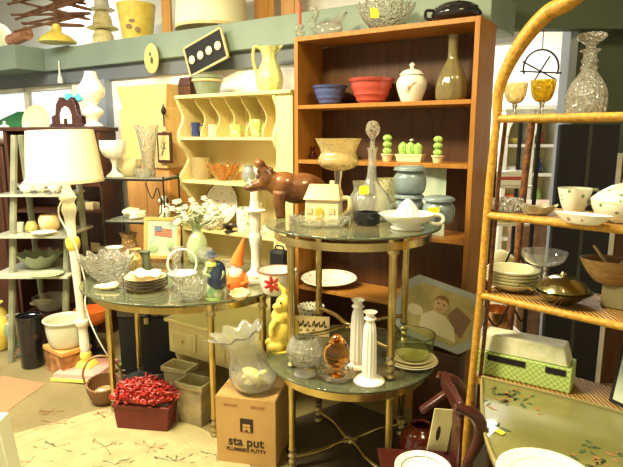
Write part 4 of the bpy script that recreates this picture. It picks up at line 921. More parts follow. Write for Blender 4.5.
# ================================================================== FLOOR THINGS
def stabox():
    p = Vector((-.275,2.39,0)); w_,d_,h_ = .285,.25,.33
    rt = T('cardboard_box', 'brown cardboard putty carton on the floor between the glass tables', 'box', p, [('carton', MB().box(w_,d_,h_), card, {'bev':.002}),
      ('top_flap', MB().box(w_*.98,d_*.48,.003,(0,-d_*.25,h_)), cardd), ('top_flap', MB().box(w_*.98,d_*.48,.003,(0,d_*.25,h_)), card),
      ('logo_block', MB().box(.062,.001,.066,(.005,-d_/2-.001,.165)), ink, {}, [('logo_figure', MB().box(.036,.001,.012,(.005,-d_/2-.0022,.192)).join(MB().box(.012,.001,.022,(-.007,-d_/2-.0022,.168))).join(MB().box(.012,.001,.022,(.017,-d_/2-.0022,.168))).join(MB().ell((.007,.0008,.007),(.005,-d_/2-.0022,.182),12)), card)])], rz=-12)
    R_ = (PI/2,0,0)
    text('lettering', 'sta put', .062, ink, rt, (.0,-d_/2-.001,.095), R_, .0012); text('lettering', 'PLUMBERS PUTTY', .024, ink, rt, (.0,-d_/2-.001,.066), R_, .0004)
    text('lettering', 'STA PUT', .017, mat('rust_ink', (.3,.1,.04), .7), rt, (-.07,-d_/2-.001,.285), R_); text('lettering', 'STA PUT', .017, mat('rust_ink'), rt, (.06,-d_/2-.001,.285), R_)
    p2 = p+Vector((.01,.0,h_+.005)); s = .0048
    vase = MB().shell(pot([(13,0),(19,3),(25,16),(23,30),(14,45),(9,56),(12,66),(20,74)]), 1.2, n=64, k=8, amp=.12, zamp=2)
    for i_ in range(0): pass
    rv = MB().shell(pot([(13,0),(20,3),(25,13),(24,25),(19,36),(17,46),(20,56),(28,64)]), 1.2, n=72, k=9, amp=.09, zamp=2.2)
    rv.v = [Vector((q.x-19*(max(q.z,0)/64)**2, q.y, q.z+.25*q.x*(max(q.z,0)/64)**2)) for q in rv.v]
    T('ruffled_vase', 'huge clear ruffled glass vase leaning left on the cardboard box', 'vase', p2, [(None, rv, clear)], s*.9)
    ts = MB()
    for i in range(16): ts.ell((11,4,3),(random.uniform(-8,8),random.uniform(-8,8),random.uniform(4,13)),10,rx=random.uniform(0,180),ry=random.uniform(0,180))
    T('yellow_tissue', 'crumpled yellow tissue paper inside the ruffled glass vase', 'tissue paper', p2+Vector((0,0,.012)), [(None, ts, mat('yellow_tissue_paper', (.85,.75,.3), .8))], s*.8)
stabox()
# berry planter
def planter():
    p, s = on(147, 429, 0, 9)
    T('berry_planter', 'oxblood red rectangular planter on the floor before the oval table', 'planter', p, [('trough', MB().box(52,22,24,top=1.1), mat('oxblood_plastic', (.14,.018,.014), .35), {'bev':.004}), ('rim', MB().box(59,26,3,(0,0,23)), mat('oxblood_plastic'), {'bev':.003}), ('soil', MB().box(54,21,1.5,(0,0,26)), mat('dark_soil', (.03,.02,.012), .9))], s, rz=-8)
    bb = MB()
    for i in range(420):
        a = random.uniform(0,2*PI); r = math.sqrt(random.random()); x, y = 33*r*cos(a), 17*r*sin(a); z = 27+20*(1-r**4)*random.uniform(.75,1)+random.uniform(0,3)
        t = random.uniform(0,2*PI); e_ = random.uniform(-.3,.9); l = random.uniform(3,5.5)
        bb.tube([(x,y,z),(x+l*cos(t)*cos(e_),y+l*sin(t)*cos(e_),z+l*sin(e_))], [1.3,.8], n=5)
    core = MB().ell((28,12,17),(0,0,29),20)
    core.v = [Vector((q.x,q.y,max(q.z,27.6))) for q in core.v]
    bb.join(core)
    o = T('red_berries', 'heap of red berry sprigs filling the red planter', 'berries', p, [(None, bb, mat('berry_red', (.55,.04,.03), .4, col2=(.28,.02,.02), scale=60))], s, rz=-8)
    o['kind'] = 'stuff'
planter()
def square_vase(label, u, vb, w1, w2, h, m, rz, tilt=0, name='planter_box', off=None):
    p, s = on(u, vb, 0, w1*.6)
    if off: p += Vector(off)
    a, b = w1/2, w2/2
    o = MB(); d1, d2 = a*1.25, b*1.15
    def rr(x, y, z): return [(-x,-y,z),(x,-y,z),(x,y,z),(-x,y,z)]
    L = rr(a,b*.9,0)+rr(d1*.94,d2*.9,h*.86)+rr(d1*1.08,d2*1.05,h*.87)+rr(d1*1.1,d2*1.07,h)+rr(d1*.9,d2*.86,h)+rr(a*.85,b*.75,2)
    f = [(3,2,1,0)]+[(k*4+i,k*4+(i+1)%4,(k+1)*4+(i+1)%4,(k+1)*4+i) for k in range(5) for i in range(4)]+[(20,21,22,23)]
    o.add(L, f)
    T(name, label, 'planter', p, [('pot', o, m, {'bev':.004}), ('inside', MB().box(a*1.9,b*1.5,1,(0,0,h*.62)), terr)], s, rot=(math.radians(tilt),0,math.radians(rz)))
square_vase('tan clay rectangular planter box nearest the brass table leg', 192, 431, 25, 20, 44, stone, -24)
square_vase('paler rectangular planter box standing just behind the mossy one', 186, 412, 23, 17, 42, mat('pale_terracotta', (.6,.5,.3), .8, col2=(.5,.42,.25), scale=14), -24, off=(-.06,.05,0))
def basket():
    p, s = on(105, 405, 0, 9); s *= 1.05
    T('wicker_basket', 'small round wooden basket with tall hoop handle by the lamp base', 'basket', p, [('bowl', MB().shell(pot([(9,0),(12,3),(15,13),(15.5,21)]), 1.6, n=40, k=20, amp=.02), mat('dark_willow', (.17,.08,.035), .6, col2=(.3,.16,.07), scale=30, kind='wave')),
      ('handle', MB().tube(spl([(-15,0,16),(-17,0,32),(-10,0,46),(0,0,50),(10,0,46),(17,0,32),(15,0,16)],5), 1.1, n=8), mat('bent_willow', (.35,.2,.08), .5)), ('liner', MB().lathe([(0,8),(11,8),(11,8.8),(0,8.8)], n=24), terr)], s, rz=10, rot=(math.radians(12),0,math.radians(10)))
    T('white_tag', 'small white tag inside the round wooden basket', 'tag', p+Vector((-.01,-.02,.075)), [(None, MB().box(6,4,.3), white)], s)
basket()
# floor lamp
def lamp():
    p, s = Pz(88, 374, 0); p = p+Vector((0,0,0)); s = (p.y*cp+EYE*sp)/F
    H = 1.20
    ps = [('base_plate', MB().box(.31,.27,.035,(0,0,.022),top=.94), dpink, {'bev':.006}), ('yellow_edge', MB().box(.325,.285,.02,(0,0,.006)), lime, {'bev':.004}), ('plinth', MB().box(.115,.1,.035,(0,0,.058),top=.7), lime, {'bev':.005}),
          ('turned_ball', MB().ell((.037,.037,.045),(0,0,.125),20), yel),
          ('pole', MB().lathe(pot([(0,.15),(.025,.15),(.03,.2),(.028,.3),(.04,.33),(.04,.36),(.024,.4),(.026,.75),(.028,.8),(.028,.82)],3), n=24), whpaint),
          ('yellow_cup', MB().lathe(pot([(0,.8),(.022,.8),(.04,.83),(.042,.87),(.03,.89),(0,.89)]), n=24), yel),
          ('upper_pole', MB().lathe(pot([(0,.885),(.024,.885),(.03,1.0),(.045,1.06),(.035,1.1),(.05,1.13),(.03,1.17),(.018,1.22),(.018,1.28),(0,1.28)]), n=24, k=6, amp=.05, w=1), whpaint),
          ('lamp_shade', MB().lathe([(.218,1.225),(.186,1.53),(.183,1.53),(.215,1.225)], n=56, closed=True), shade_m, {}, [('trim_band', MB().lathe([(.2195,1.222),(.2185,1.24),(.215,1.24),(.215,1.222)], n=56, closed=True), cream)]),
          ('bulb', MB().ell((.03,.03,.045),(0,0,1.33),14), mat('bulb_glow', (1,.85,.55), .5, emit=2))]
    for x in (-.12,.12):
        for y in (-.1,.1): ps.append(('foot', MB().ell((.02,.02,.014),(x,y,.013),10), lime))
    ps.append(('cord', MB().tube(spl([(.03,-.02,1.18),(-.03,-.06,1.05),(.05,-.05,.85),(.07,-.02,.6),(.06,-.03,.45),(.14,-.05,.25),(.22,.0,.05),(.25,.1,.012)],6), .0045, n=6), white))
    o = T('floor_lamp', 'cream floor lamp with pale yellow drum shade and pink square base', 'lamp', p, ps, 1.0, rot=(0,math.radians(-2.2),math.radians(-12)))
    l = bpy.data.lights.new('bulb_light', 'POINT'); l.energy = 5; l.color = (1,.85,.5); l.shadow_soft_size = .04
    q = bpy.data.objects.new('bulb_light', l); C.objects.link(q); q.location = p+Vector((-.05,0,1.41))
lamp()
# pot on wooden box, black cylinder, floral vase
p, s = on(69, 368, 0, 14)
T('wooden_crate', 'low patterned orange wood box beneath the enamel pot', 'box', p, [('body', MB().box(33,28,21), mat('patterned_orange_wood', (.5,.24,.08), .5, col2=(.25,.1,.04), scale=18), {'bev':.003}), ('lid', MB().box(36,30,4,(0,0,21.2)), woodo, {'bev':.003})], s, rz=-38)
T('enamel_pot', 'pale grey green enamel pot on the orange wood box', 'pot', p+Vector((0,0,25.4*s)), [('pot', MB().shell(pot([(12,0),(15,2),(17.5,14),(18,24),(19.5,26)]), 1, n=44), mat('grey_enamel', (.66,.68,.52), .25, coat=.3)), ('rim', MB().tube([(19.2*cos(a*PI/22),19.2*sin(a*PI/22),26) for a in range(44)], .8, n=6, closed=True), mat('grey_enamel'))], s)
p, s = on(40, 371, 0, 10)
T('umbrella_stand', 'tall black cylinder stand on the floor left of the enamel pot', 'stand', p, [(None, MB().shell([(10,0),(10.5,1),(11.5,50),(12.2,50.5),(12.2,53)], 1, n=36), blackg)], s)
p, s = on(23, 360, 0, 6)
T('floral_vase', 'multicoloured flowered china vase at the left on the floor', 'vase', p, [(None, MB().shell(pot([(6,0),(8,2),(6,10),(9.5,24),(8,34),(5,38),(8,42)]), .9, n=32), mat('flowered_glaze', (.75,.7,.3), .3, col2=(.45,.12,.1), kind='voronoi', scale=32, lo=.25, hi=.4, col3=(.2,.3,.2)))], s)
p, s = on(25, 352, 0, 9); 
T('stool', 'little dark stool carrying glassware under the ladder shelf', 'stool', Vector((-1.84,3.66,0)), [('seat', MB().box(.27,.24,.03,(0,0,.27)), dark, {'bev':.004})]+[('leg', MB().box(.03,.03,.27,(x,y,0)), dark) for x in (-.11,.11) for y in (-.1,.1)])
sp_ = Vector((-1.84,3.66,.301))
T('glass_bowl', 'clear glass bowl on the dark stool at far left', 'bowl', sp_+Vector((.03,-.05,0)), [(None, MB().shell(pot([(8,0),(12,3),(17,14)]), 1, n=40), clear)], s)
T('cream_saucer', 'pale yellow lid lying on the dark stool, front side', 'lid', sp_+Vector((-.09,.04,0)), [(None, MB().shell(pot([(6,0),(8,.5),(12,3)]), 1, n=36), cream)], s*.9)
p, s = on(3, 352, 0, 9)
T('yellow_vase', 'bulbous yellow glazed vase at the far left edge on the floor', 'vase', p, [(None, MB().shell(pot([(8,0),(11,3),(15,22),(10,38),(6,44),(8,48)]), 1, n=36), yel)], s)
# behind/under table
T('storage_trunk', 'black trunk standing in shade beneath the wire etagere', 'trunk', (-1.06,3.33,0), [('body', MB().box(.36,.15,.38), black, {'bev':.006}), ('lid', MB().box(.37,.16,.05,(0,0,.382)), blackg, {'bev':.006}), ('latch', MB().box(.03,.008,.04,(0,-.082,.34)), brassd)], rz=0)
bag = MB()
for i in range(9):
    bag.ell((.1-.008*i,.065,.045),(-.1+.03*i,.01*(i%3),.06+.012*(i%4)),14,ry=-10+6*i)
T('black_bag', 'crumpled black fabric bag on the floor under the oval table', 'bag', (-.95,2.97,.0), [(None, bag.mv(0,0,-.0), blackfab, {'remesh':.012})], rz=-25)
p = Vector((-1.42,3.15,0))
T('toy_basket', 'orange and red plush toy pumpkin basket hanging low beside the lamp', 'basket', Vector((-1.47,3.52,0)), [('basket', MB().shell(pot([(.07,.24),(.1,.27),(.11,.34)]), .006, n=32), orange), ('stand', MB().lathe([(0,0),(.1,0),(.1,.02),(.02,.03),(.02,.24),(.07,.242),(0,.243)], n=24), black), ('handle', MB().tube(spl([(-.1,0,.33),(-.07,0,.46),(0,0,.52),(.07,0,.46),(.1,0,.33)],4), .005, n=6), tan)], 1)
# ================================================================== LADDER SHELF, DARK CABINET THINGS
def Ls(u, z, Y=3.62): 
    s = (Y*cp-(z-EYE)*sp)/F; return Vector(((u-311.5)*s, Y, z)), s
def teapot(label, u, z, sc, m, Y=3.62, rz=0):
    p, s = Ls(u, z+.001, Y)
    T('teapot', label, 'teapot', p, [('pot', MB().lathe([(0,0)]+pot([(4.5,0),(8,4),(8,9),(5,13)])+[(0,13)], n=28).sc(sc), m), ('lid', MB().lathe(pot([(0,13),(5.2,13),(3,15.5),(1,16),(1.5,18),(0,19)]), n=20).sc(sc), m),
       ('spout', MB().tube(spl([(-7,0,5),(-10,0,8),(-11,0,12)],3), 1.3, n=7).sc(sc), m), ('handle', MB().tube(spl([(7,0,10),(12,0,11),(12,0,5),(7,0,4)],3), .9, n=6).sc(sc), m)], s, rz=rz, group='teapots on the ladder shelf')
teapot('white flowered teapot at the left of the top ladder shelf', 27, LZ[0], .75, flo2)
teapot('second white flowered teapot on the ladder shelf top', 41, LZ[0], .65, flo3, 3.66)
teapot('right hand white teapot on the ladder shelf top, half behind the lamp pole', 56, LZ[0], .7, flo2, 3.62)
def lsp(name, label, cat, u, z, prof, m, Y=3.62, **kw):
    p, s = Ls(u, z+.001, Y); return T(name, label, cat, p, [(None, MB().shell(pot(prof), .8, n=36, **kw), m)], s)
lsp('cup', 'white cup at the left of the middle ladder shelf', 'cup', 19, LZ[1], [(3.5,0),(4,1),(5.5,9)], white)
lsp('cream_jug', 'yellow sprigged cream jug on the middle ladder shelf', 'jug', 32, LZ[1], [(4,0),(6,3),(5,8),(3.5,11)], mat('yellow_sprig', (.8,.74,.3), .3, col2=(.4,.35,.1), kind='voronoi', scale=40, lo=.3,hi=.1), 3.6)
lsp('soup_bowl', 'round cream and peach bowl on the middle ladder shelf', 'bowl', 50, LZ[1], [(6,0),(9,3),(10,11),(8,16)], mat('peach_cream', (.86,.76,.48), .35, col2=(.85,.5,.2), scale=9), 3.66)
lsp('saucer', 'small green sprigged saucer at the front of the middle ladder shelf', 'saucer', 44, LZ[1], [(6,0),(8,.6),(12,3)], flo2, 3.5)
lsp('fluted_dish', 'green fluted glass dish with scalloped rim on the lowest ladder shelf', 'dish', 37, LZ[2], [(9,0),(12,2),(22,14)], mat('green_fluted', (.5,.56,.36), .15, trans=.5), 3.6, k=12, amp=.1, zamp=2)
lsp('flat_plate', 'pale green flat plate at the front of the lowest ladder shelf', 'plate', 52, LZ[2], [(9,0),(11,.5),(15,2.4)], mat('celadon_glaze'), 3.47)
# dark left cabinet top
def dk(u, z, Y): 
    s = (Y*cp-(z-EYE)*sp)/F; return Vector(((u-311.5)*s, Y, z)), s
p, s = dk(6, 1.462, 4.25)
T('china_jar', 'white blue flowered lidded china jar on the dark mahogany cabinet', 'jar', p, [('jar', MB().lathe([(0,0)]+pot([(6,0),(9,4),(8,10),(4,12)])+[(0,12)], n=28), flo2), ('lid', MB().lathe(pot([(0,12),(5,12.2),(3,15),(1,16),(1.5,18),(0,19)]), n=20), flo2)], s)
p, s = dk(31, 1.462, 4.22)
T('display_plate', 'cream plate standing on edge on the dark cabinet beside the lamp shade', 'plate', p, [(None, MB().shell(pot([(8,0),(11,.6),(15,2),(17,3)]), 1, n=40).rot('X',80).mv(0,0,17), cream)], s, rz=-15)
p, s = dk(18, 2.0, 4.9)
T('green_umbrella', 'large dark green cloth dome of an open umbrella behind the china jar', 'umbrella', Vector((p.x,4.9,1.46)), [('shaft', MB().tube([(0,0,-1.46/s),(0,0,27)],1,n=8), black), ('canopy', MB().shell(pot([(32,0),(31,7),(22,18),(7,26),(4,28)]), 1, n=44), mat('bottle_green', (.03,.16,.06), .3, coat=.4))], s)
# shelf clutter in the dark open bookcase
OB = (-2.26,4.02)
def ob(u, z, ins=.1): return onplane(u, z+.001, OB, math.radians(-6), ins)
p, s = ob(93, .95); T('box', 'small tan box on the dark open bookcase shelf', 'box', p, [(None, MB().box(12,8,7), tan, {'bev':.002})], s, rz=YD)
p, s = ob(82, .95); T('tin', 'dull green tin on the dark open bookcase shelf', 'tin', p, [(None, MB().lathe([(0,0),(6,0),(6,7),(5,8),(0,8)], n=24), sage)], s)
p, s = ob(96, .62); T('paper_card', 'cream paper card standing on the low shelf of dark bookcase', 'card', p, [(None, MB().box(11,1,9), tan)], s, rz=-20)
# top of open bookcase: carved mirror top with white shapes
p, s = ob(72, 1.562, .13)
cr = [(-19,0),(19,0),(19,10),(14,12),(12,22),(7,29),(0,24),(-7,29),(-12,22),(-14,12),(-19,10)]
T('carved_clock', 'dark carved wood mantel clock case with white arched face', 'clock', p, [('case', MB().prism(cr,-3,3), redwood, {'bev':.003}), ('face', MB().prism([(-7,1),(7,1),(7,12),(4,18),(0,20),(-4,18),(-7,12)],-4,-3), white), ('dial', MB().box(4,.6,5,(0,-4.5,3)), ink), ('base', MB().box(40,9,3), redwood, {'bev':.002})], s, rz=-20)
p, s = ob(90, 1.562, .1); s *= .78
T('milk_glass_lamp', 'tall white milk glass oil lamp with bulging chimney', 'lamp', p, [('font', MB().lathe(pot([(0,0),(11,0),(10,3),(5,7),(11,14),(13,20),(5,26),(0,26)]), n=36), milk), ('chimney', MB().shell(pot([(5,26.2),(8,30),(15,40),(16,48),(9,60),(7,68)]), 1, n=36), milk)], s)
T('teal_feathers', 'bright teal feather spray fixed above the carved clock', 'ornament', p+Vector((-.17,.07,0)), [(None, MB().lathe(pot([(0,0),(3,0),(2,20),(3,34),(0,34)]), n=14).join(MB().ell((12,3,4),(0,0,36),12).ell((6,2,4),(-7,0,40),10).ell((5,2,4),(7,0,40),10)), mat('teal_feather', (.1,.6,.75), .7))], s)
# etagere things
def eg(u, z, Y=3.6): 
    s = (Y*cp-(z-EYE)*sp)/F; return Vector(((u-311.5)*s, Y, z)), s
p, s = eg(115, 1.231, 3.56)
T('milk_glass_compote', 'white milk glass compote with tall stem on the etagere top', 'compote', p, [('bowl', MB().shell(pot([(3,18),(8,20),(12,27),(12.5,36)]), 1, n=48, k=12, amp=.03, w=1), milk), ('stem', MB().lathe(pot([(0,0),(8,0),(7.5,2),(3,6),(2,12),(4,18.3),(0,18.4)]), n=28), milk)], s)
p, s = eg(131, 1.231, 3.62)
T('scalloped_bowl', 'cream scalloped bowl beside the milk glass compote', 'bowl', p, [(None, MB().shell(pot([(6,0),(8,2),(12,9),(13,17)]), 1, n=48, k=8, amp=.06), cream)], s)
p, s = eg(150, 1.231, 3.62)
T('crystal_vase', 'tall flared cut crystal vase on the etagere top', 'vase', p, [(None, MB().shell(pot([(6,0),(7,2),(6,14),(9,36),(12,50)]), 1, n=60, k=12, amp=.05, zamp=1), cut)], s)
p, s = eg(143, 1.231, 3.53)
T('crystal_bowl', 'low cut crystal bowl in front of the tall flared crystal vase', 'bowl', p+Vector((.0,0,0)), [(None, MB().shell(pot([(5,0),(7,1),(9,9)]), .8, n=48, k=12, amp=.05), cut)], s)
p, s = eg(133, .951, 3.6)
nl = MB()
for i in range(9): nl.ell((9,6,2),(random.uniform(-12,12),random.uniform(-6,6),1.5+i*.7),10,ry=random.uniform(-14,14),rz=random.uniform(0,180))
T('folded_linen', 'heap of folded cream lace linen on the etagere lower shelf', 'linen', p, [(None, nl.mv(0,0,.9), mat('cream_linen'), {'remesh':.006})], s)
p, s = eg(166, .951, 3.6)
T('dog_figurine', 'small white china spaniel with black patches on the wire etagere', 'figurine', p, [('body', MB().ell((5.5,5,9),(0,0,9),16).ell((4.5,4.5,4.5),(-1,-1,19),14).ell((2.6,2,2),(-4.5,-2,18),10).tube([(-3,-3,12),(-4,-4,1)],[2,1.8],n=8).tube([(2,-3,10),(1,-4,1)],[2,1.8],n=8), milk, {'remesh':.0035}), ('ear', MB().ell((1.5,1,3.2),(-2,-5,18),8), ink), ('ear', MB().ell((1.5,1.6,3.2),(3,-3,18),8), ink), ('black_patch', MB().ell((2.5,1,3),(2,-4.3,10),8), ink)], s)
p, s = eg(124, .951, 3.53)
# dark vase under etagere lower shelf
T('brown_vase', 'brown leaf patterned vase standing on the black trunk', 'vase', Vector((-.98,3.33,.4335)), [(None, MB().shell(pot([(.04,0),(.05,.01),(.045,.06),(.03,.085)]), .004, n=32), flo4)])
T('brown_vase', 'dark brown and gold leaf patterned vase behind the crystal bowl', 'vase', eg(127, .501, 3.6)[0]+Vector((.0,.0,0)), [(None, MB().shell(pot([(.045,0),(.055,.02),(.065,.22),(.045,.3),(.06,.35)]), .005, n=36), flo4)])
# framed botanical on wardrobe
WR = (-1.40,4.10)
p, s = onplane(166, 1.31, WR, YR, -.03)
T('framed_botanical', 'small dark framed botanical print hung on the honey pine wardrobe', 'picture', p, [('frame', MB().box(20,2,30).join(MB().box(3,3,1,(0,0,30))), dark, {'bev':.002}), ('print', MB().box(14.5,.6,24,(0,-1.2,3)), mat('cream_print', (.85,.74,.35), .7)), ('branch', MB().tube(spl([(-3,-1.7,7),(0,-1.8,14),(3,-1.7,21)],4),.45,n=5).tube([(0,-1.8,13),(-4,-1.7,17)],.4,n=4).tube([(1,-1.8,15),(5,-1.7,14)],.4,n=4).tube([(1,-1.8,17),(-2,-1.7,20)],.4,n=4), mat('twig_ink', (.15,.12,.05), .7))], s, rz=YD)
p, s = onplane(165, 1.60, WR, YR, -.02)
T('iron_finial', 'black iron spear hook above the framed botanical print', 'hook', p, [(None, MB().tube([(0,-.5,-6),(0,-.5,5)],.8,n=6).join(MB().lathe(pot([(0,4),(2,7),(2.6,10),(1,14),(0,18)]),n=12).mv(0,-.5,0)), black)], s, rz=YD)
# ================================================================== ON AND UNDER THE BEAM
LW = (W0.x, W0.y)
def lg(u, z=2.262, ins=.3): return onplane(u, z, LW, YR, ins)
p, s = onplane(206, 1.965, LW, YR, -.14)
sb = MB(); Wd, Hd = 27.5, 15.5
for a in ((2*Wd,2.2,2,(0,0,-Hd)),(2*Wd,2.2,2,(0,0,Hd-2))): sb.box(*a)
for x in (-Wd+1,Wd-1): sb.box(2,2.2,2*Hd,(x,0,-Hd))
shells = []
for i in range(4):
    x = -18.5+i*12.3
    shells.append(('shell_medallion', MB().lathe(pot([(0,0),(3.6,0),(4.2,1),(2.5,2),(0,2.4)]), n=30, k=10, amp=.07, w=1).rot('X',90).mv(x,-.9,-.5), mat('shell_cream', (.86,.76,.55), .4)))
T('shadow_box', 'black shadow box with four cream shells hanging askew below the beam', 'shadow box', p+Vector((0,0,.09)), [('frame', sb, tan, {'bev':.001}), ('backing', MB().box(2*Wd-2,1,2*Hd-2,(0,0,-Hd+1)), black)]+shells, s, rot=(0,math.radians(-17),YR))
p, s = onplane(152, 2.06, LW, YR, -.115)
T('oval_plaque', 'oval pale yellow plaque with flower hanging from the beam', 'plaque', p-Vector((0,0,0)), [('plaque', MB().lathe([(0,0),(14,0),(14.5,1),(13,2),(0,2)], n=40).sc(.72,1,1).rot('X',90), mat('aged_ivory', (.62,.52,.2), .5)), ('flower_print', MB().ell((2.2,.4,3.5),(2,-2.3,-2),10).ell((1.6,.4,2),(0,-2.3,4),10), mat('grey_green_print', (.08,.1,.04), .6))], s, rz=YD)
# big cream lampshade and wooden stand
p, s = lg(212, 2.262, .14)
T('drum_shade', 'huge pale yellow drum lampshade lying on top of the beam', 'lampshade', p, [('shade', MB().lathe([(38,0),(34,48),(33.4,48),(37.4,0)], n=56, closed=True), shade_m), ('lower_band', MB().lathe([(38.3,-.0),(38,3),(37.6,3),(37.8,0)], n=56, closed=True), tan)], s*.95)
p, s = lg(168, 2.262, .25)
T('pine_board', 'upright honey wood board beside the huge drum lampshade', 'board', p, [(None, MB().box(12,3,48), woodo, {'bev':.003})], s, rz=YD)
for i, (u, w_) in enumerate(((265,24),(291,22))):
    p, s = lg(u, 2.262, .45)
    T('orange_panel', ['left orange pine door panel standing above the beam','right orange pine door panel standing above the beam near the bookcase'][i], 'panel', p, [('panel', MB().box(w_,3,70), woodo, {'bev':.003}), ('batten', MB().box(w_*.5,1,60,(0,-2,4)), woodo, {'bev':.002})], s, rz=YD, group='orange door panels')
# yellow apron/sign with flowers
p, s = onplane(138, 2.262, LW, YR, .18)
T('tole_canister', 'yellow painted tin bucket with flower motif on the beam', 'bucket', p, [('bucket', MB().lathe([(14,0),(19,35),(18.4,35),(13.4,.6)], n=40, closed=True), yel), ('painted_flowers', MB().ell((3.2,.5,2.5),(-3,-15.8,12),10).ell((2.6,.5,2.6),(5,-16,9),10).ell((3,.5,1.8),(0,-16.7,17),10), mat('brown_print', (.3,.2,.1), .6))], s)
p, s = onplane(104, 2.262, LW, YR, .22)
T('straw_hats', 'pile of pale straw hats heaped on the beam', 'hats', p, [('hat', MB().lathe(pot([(0,0),(17,0),(16,2),(10,4),(9,10),(6,15),(0,16)]), n=36), mat('pale_straw', (.86,.78,.42), .8, bump=.4, bscale=120, col2=(.78,.68,.35), scale=60)), ('hat', MB().lathe(pot([(0,16.5),(13,16),(12.5,18),(9,19),(8,26),(5,31),(0,32)]), n=36), mat('pale_straw')), ('hat', MB().lathe(pot([(0,32),(11,32),(10,34),(7,35),(6,42),(0,45)]), n=36), whpaint)], s*1.1)
# twig rack
p, s = onplane(58, 2.262, LW, YR, -.15)
tw = []
random.seed(3)
for i in range(11):
    z = 14+i*2.6; l = random.uniform(24,38); t = random.uniform(-.3,.32)
    tw.append(('twig', MB().tube(spl([(-l,random.uniform(-3,3),z+t*l),(0,0,z),(l*.8,random.uniform(-3,3),z-t*l*.8)],4), [1.0]*4+[1.5]*4+[.9], n=7), mat('bark_brown', (.09,.035,.015), .8, col2=(.17,.08,.035), scale=20)))
T('twig_ornament', 'rustic ornament of crossed brown twigs standing on the beam', 'ornament', p, [('bell_base', MB().lathe(pot([(0,0),(14,0),(11,5),(4,10),(3,14),(0,15)]), n=28), yel), ('stem', MB().tube([(0,0,8),(0,0,42)], 1.6, n=8), mat('bark_brown'))]+tw, s*1.25)
p, s = onplane(24, 2.262, LW, YR, -.24)
p = p+Vector((-.05,.03,0))
T('log_roll', 'reddish brown rolled basket lying on the left end of the beam', 'basket', p+Vector((0,0,.055)), [(None, MB().tube([(-16,0,-1.5),(15,0,3)], [6,6.4], n=20), mat('reddish_wicker', (.35,.15,.08), .7, col2=(.5,.25,.15), scale=40))], s, rz=YD)
p, s = onplane(-2, 2.262, LW, YR, -.1)
T('yellow_cushion', 'pale green yellow cushion at the far left on the beam', 'cushion', p, [(None, MB().ell((16,8,15),(0,0,15),20), mat('pale_chartreuse', (.8,.82,.5), .8))], s)
# white hooks and cord under beam
p, s = onplane(55, 2.06, LW, YR, -.06)
T('hanging_tassel', 'small white tassel hanging from the left part of the beam', 'tassel', p+Vector((.08,-.06,-.12)), [(None, MB().lathe(pot([(0,0),(2.5,1),(2,7),(1,9),(.6,22),(0,22)]), n=12), white)], s)
T('shade_sheet', 'dark brown sheet added as floor shade beneath the stacked glass tables', 'shade sheet', (0,0,0), [(None, MB().slab([(.02,1.75),(.62,1.75),(.66,2.5),(.2,2.88),(-.18,2.62)], .0005, .002), mat('shade_sheet_brown', (.05,.035,.018), .95))])  # added dark sheet, stands in for the shade under the tables
# ---- more glass and china among the rest
def tv(name, label, cat, u, vb, prof, m, rad, **kw):
    p, s = on(u, vb, ZT, rad); return T(name, label, cat, p, [(None, MB().shell(pot(prof), .8, n=40, **kw), m)], s)
tv('crystal_vase', 'slender cut crystal bud vase left of the sage green vase', 'vase', 176, 275, [(4,0),(5,2),(4,12),(7,26)], cut, 5, k=8, amp=.06)
tv('glass_goblet', 'clear glass goblet half hidden behind the hoop handle basket', 'goblet', 204, 276, [(6,0),(2,2),(1.6,10),(6,14),(7,24)], clear, 5)
tv('sugar_bowl', 'small white ribbed sugar bowl behind the monk figurine', 'bowl', 227, 281, [(4,0),(6,2),(7,8),(6,12)], white, 5, k=12, amp=.04)
for i,(u,vb,w_,lb) in enumerate(((98,262,.8,'small crystal creamer at the back left of the oval table'),(122,280,.62,'tiny crystal salt dish between the spiky bowl and the yellow cloth'))):
    tv('crystal_dish', lb, 'dish', u, vb, [(6*w_,0),(8*w_,2),(12*w_,10)], cut, 6, k=10, amp=.06)
def fv(name, label, cat, x, y, prof, m, s=.0065, **kw):
    T(name, label, cat, (x,y,.001), [(None, MB().shell(pot(prof), .9, n=40, **kw), m)], s)
fv('brass_pot', 'dull brass pot on the floor behind the black cylinder stand', 'pot', -2.42, 3.85, [(8,0),(13,5),(13,16),(10,22),(12,25)], mat('tarnished_silver'))
# ================================================================== FAR ROOM, RIGHT
def fa(u, v, Y): return Py(u, v, Y)
nb = MB(); Yn = 5.6; q0 = Py(503, 190, Yn)[0]; q1 = Py(556, 190, Yn)[0]; nw = q1.x-q0.x; nx = (q0.x+q1.x)/2
ps = [('back_panel', MB().box(nw,.03,1.75,(0,.3,0)), creamy), ('side_panel', MB().box(.04,.3,1.75,(-nw/2,.15,0)), whpaint), ('side_panel', MB().box(.04,.3,1.75,(nw/2,.15,0)), whpaint), ('divider', MB().box(.04,.28,1.75,(0,.15,0)), whpaint), ('top', MB().box(nw+.06,.34,.06,(0,.14,1.75)), whpaint, {'bev':.01})]
for z in (.4,.78,1.08,1.38): ps.append(('shelf', MB().box(nw-.04,.26,.03,(0,.15,z)), whpaint))
for sx in (-1,1):
    w2 = nw/2-.02; ar = [(sx*nw/4-w2/2,1.75),(sx*nw/4+w2/2,1.75),(sx*nw/4+w2/2,1.5)]+[(sx*nw/4+w2/2*.92*cos(t*PI/10),1.5+.17*sin(t*PI/10)) for t in range(11)]+[(sx*nw/4-w2/2,1.5)]
    ps.append(('arch_panel', MB().prism(ar,-.01,.01), whpaint))
T('niche_shelf', 'cream niche shelf unit with twin arches in the far room', 'shelf unit', (nx,Yn,0), ps)
kinds = [(1.41,.06,yel,'bowl'),(1.41,.05,redgl,'vase'),(1.11,.07,white,'bowl'),(1.11,.06,navy,'vase'),(.81,.07,orange,'bowl'),(.81,.06,greeng,'vase')]
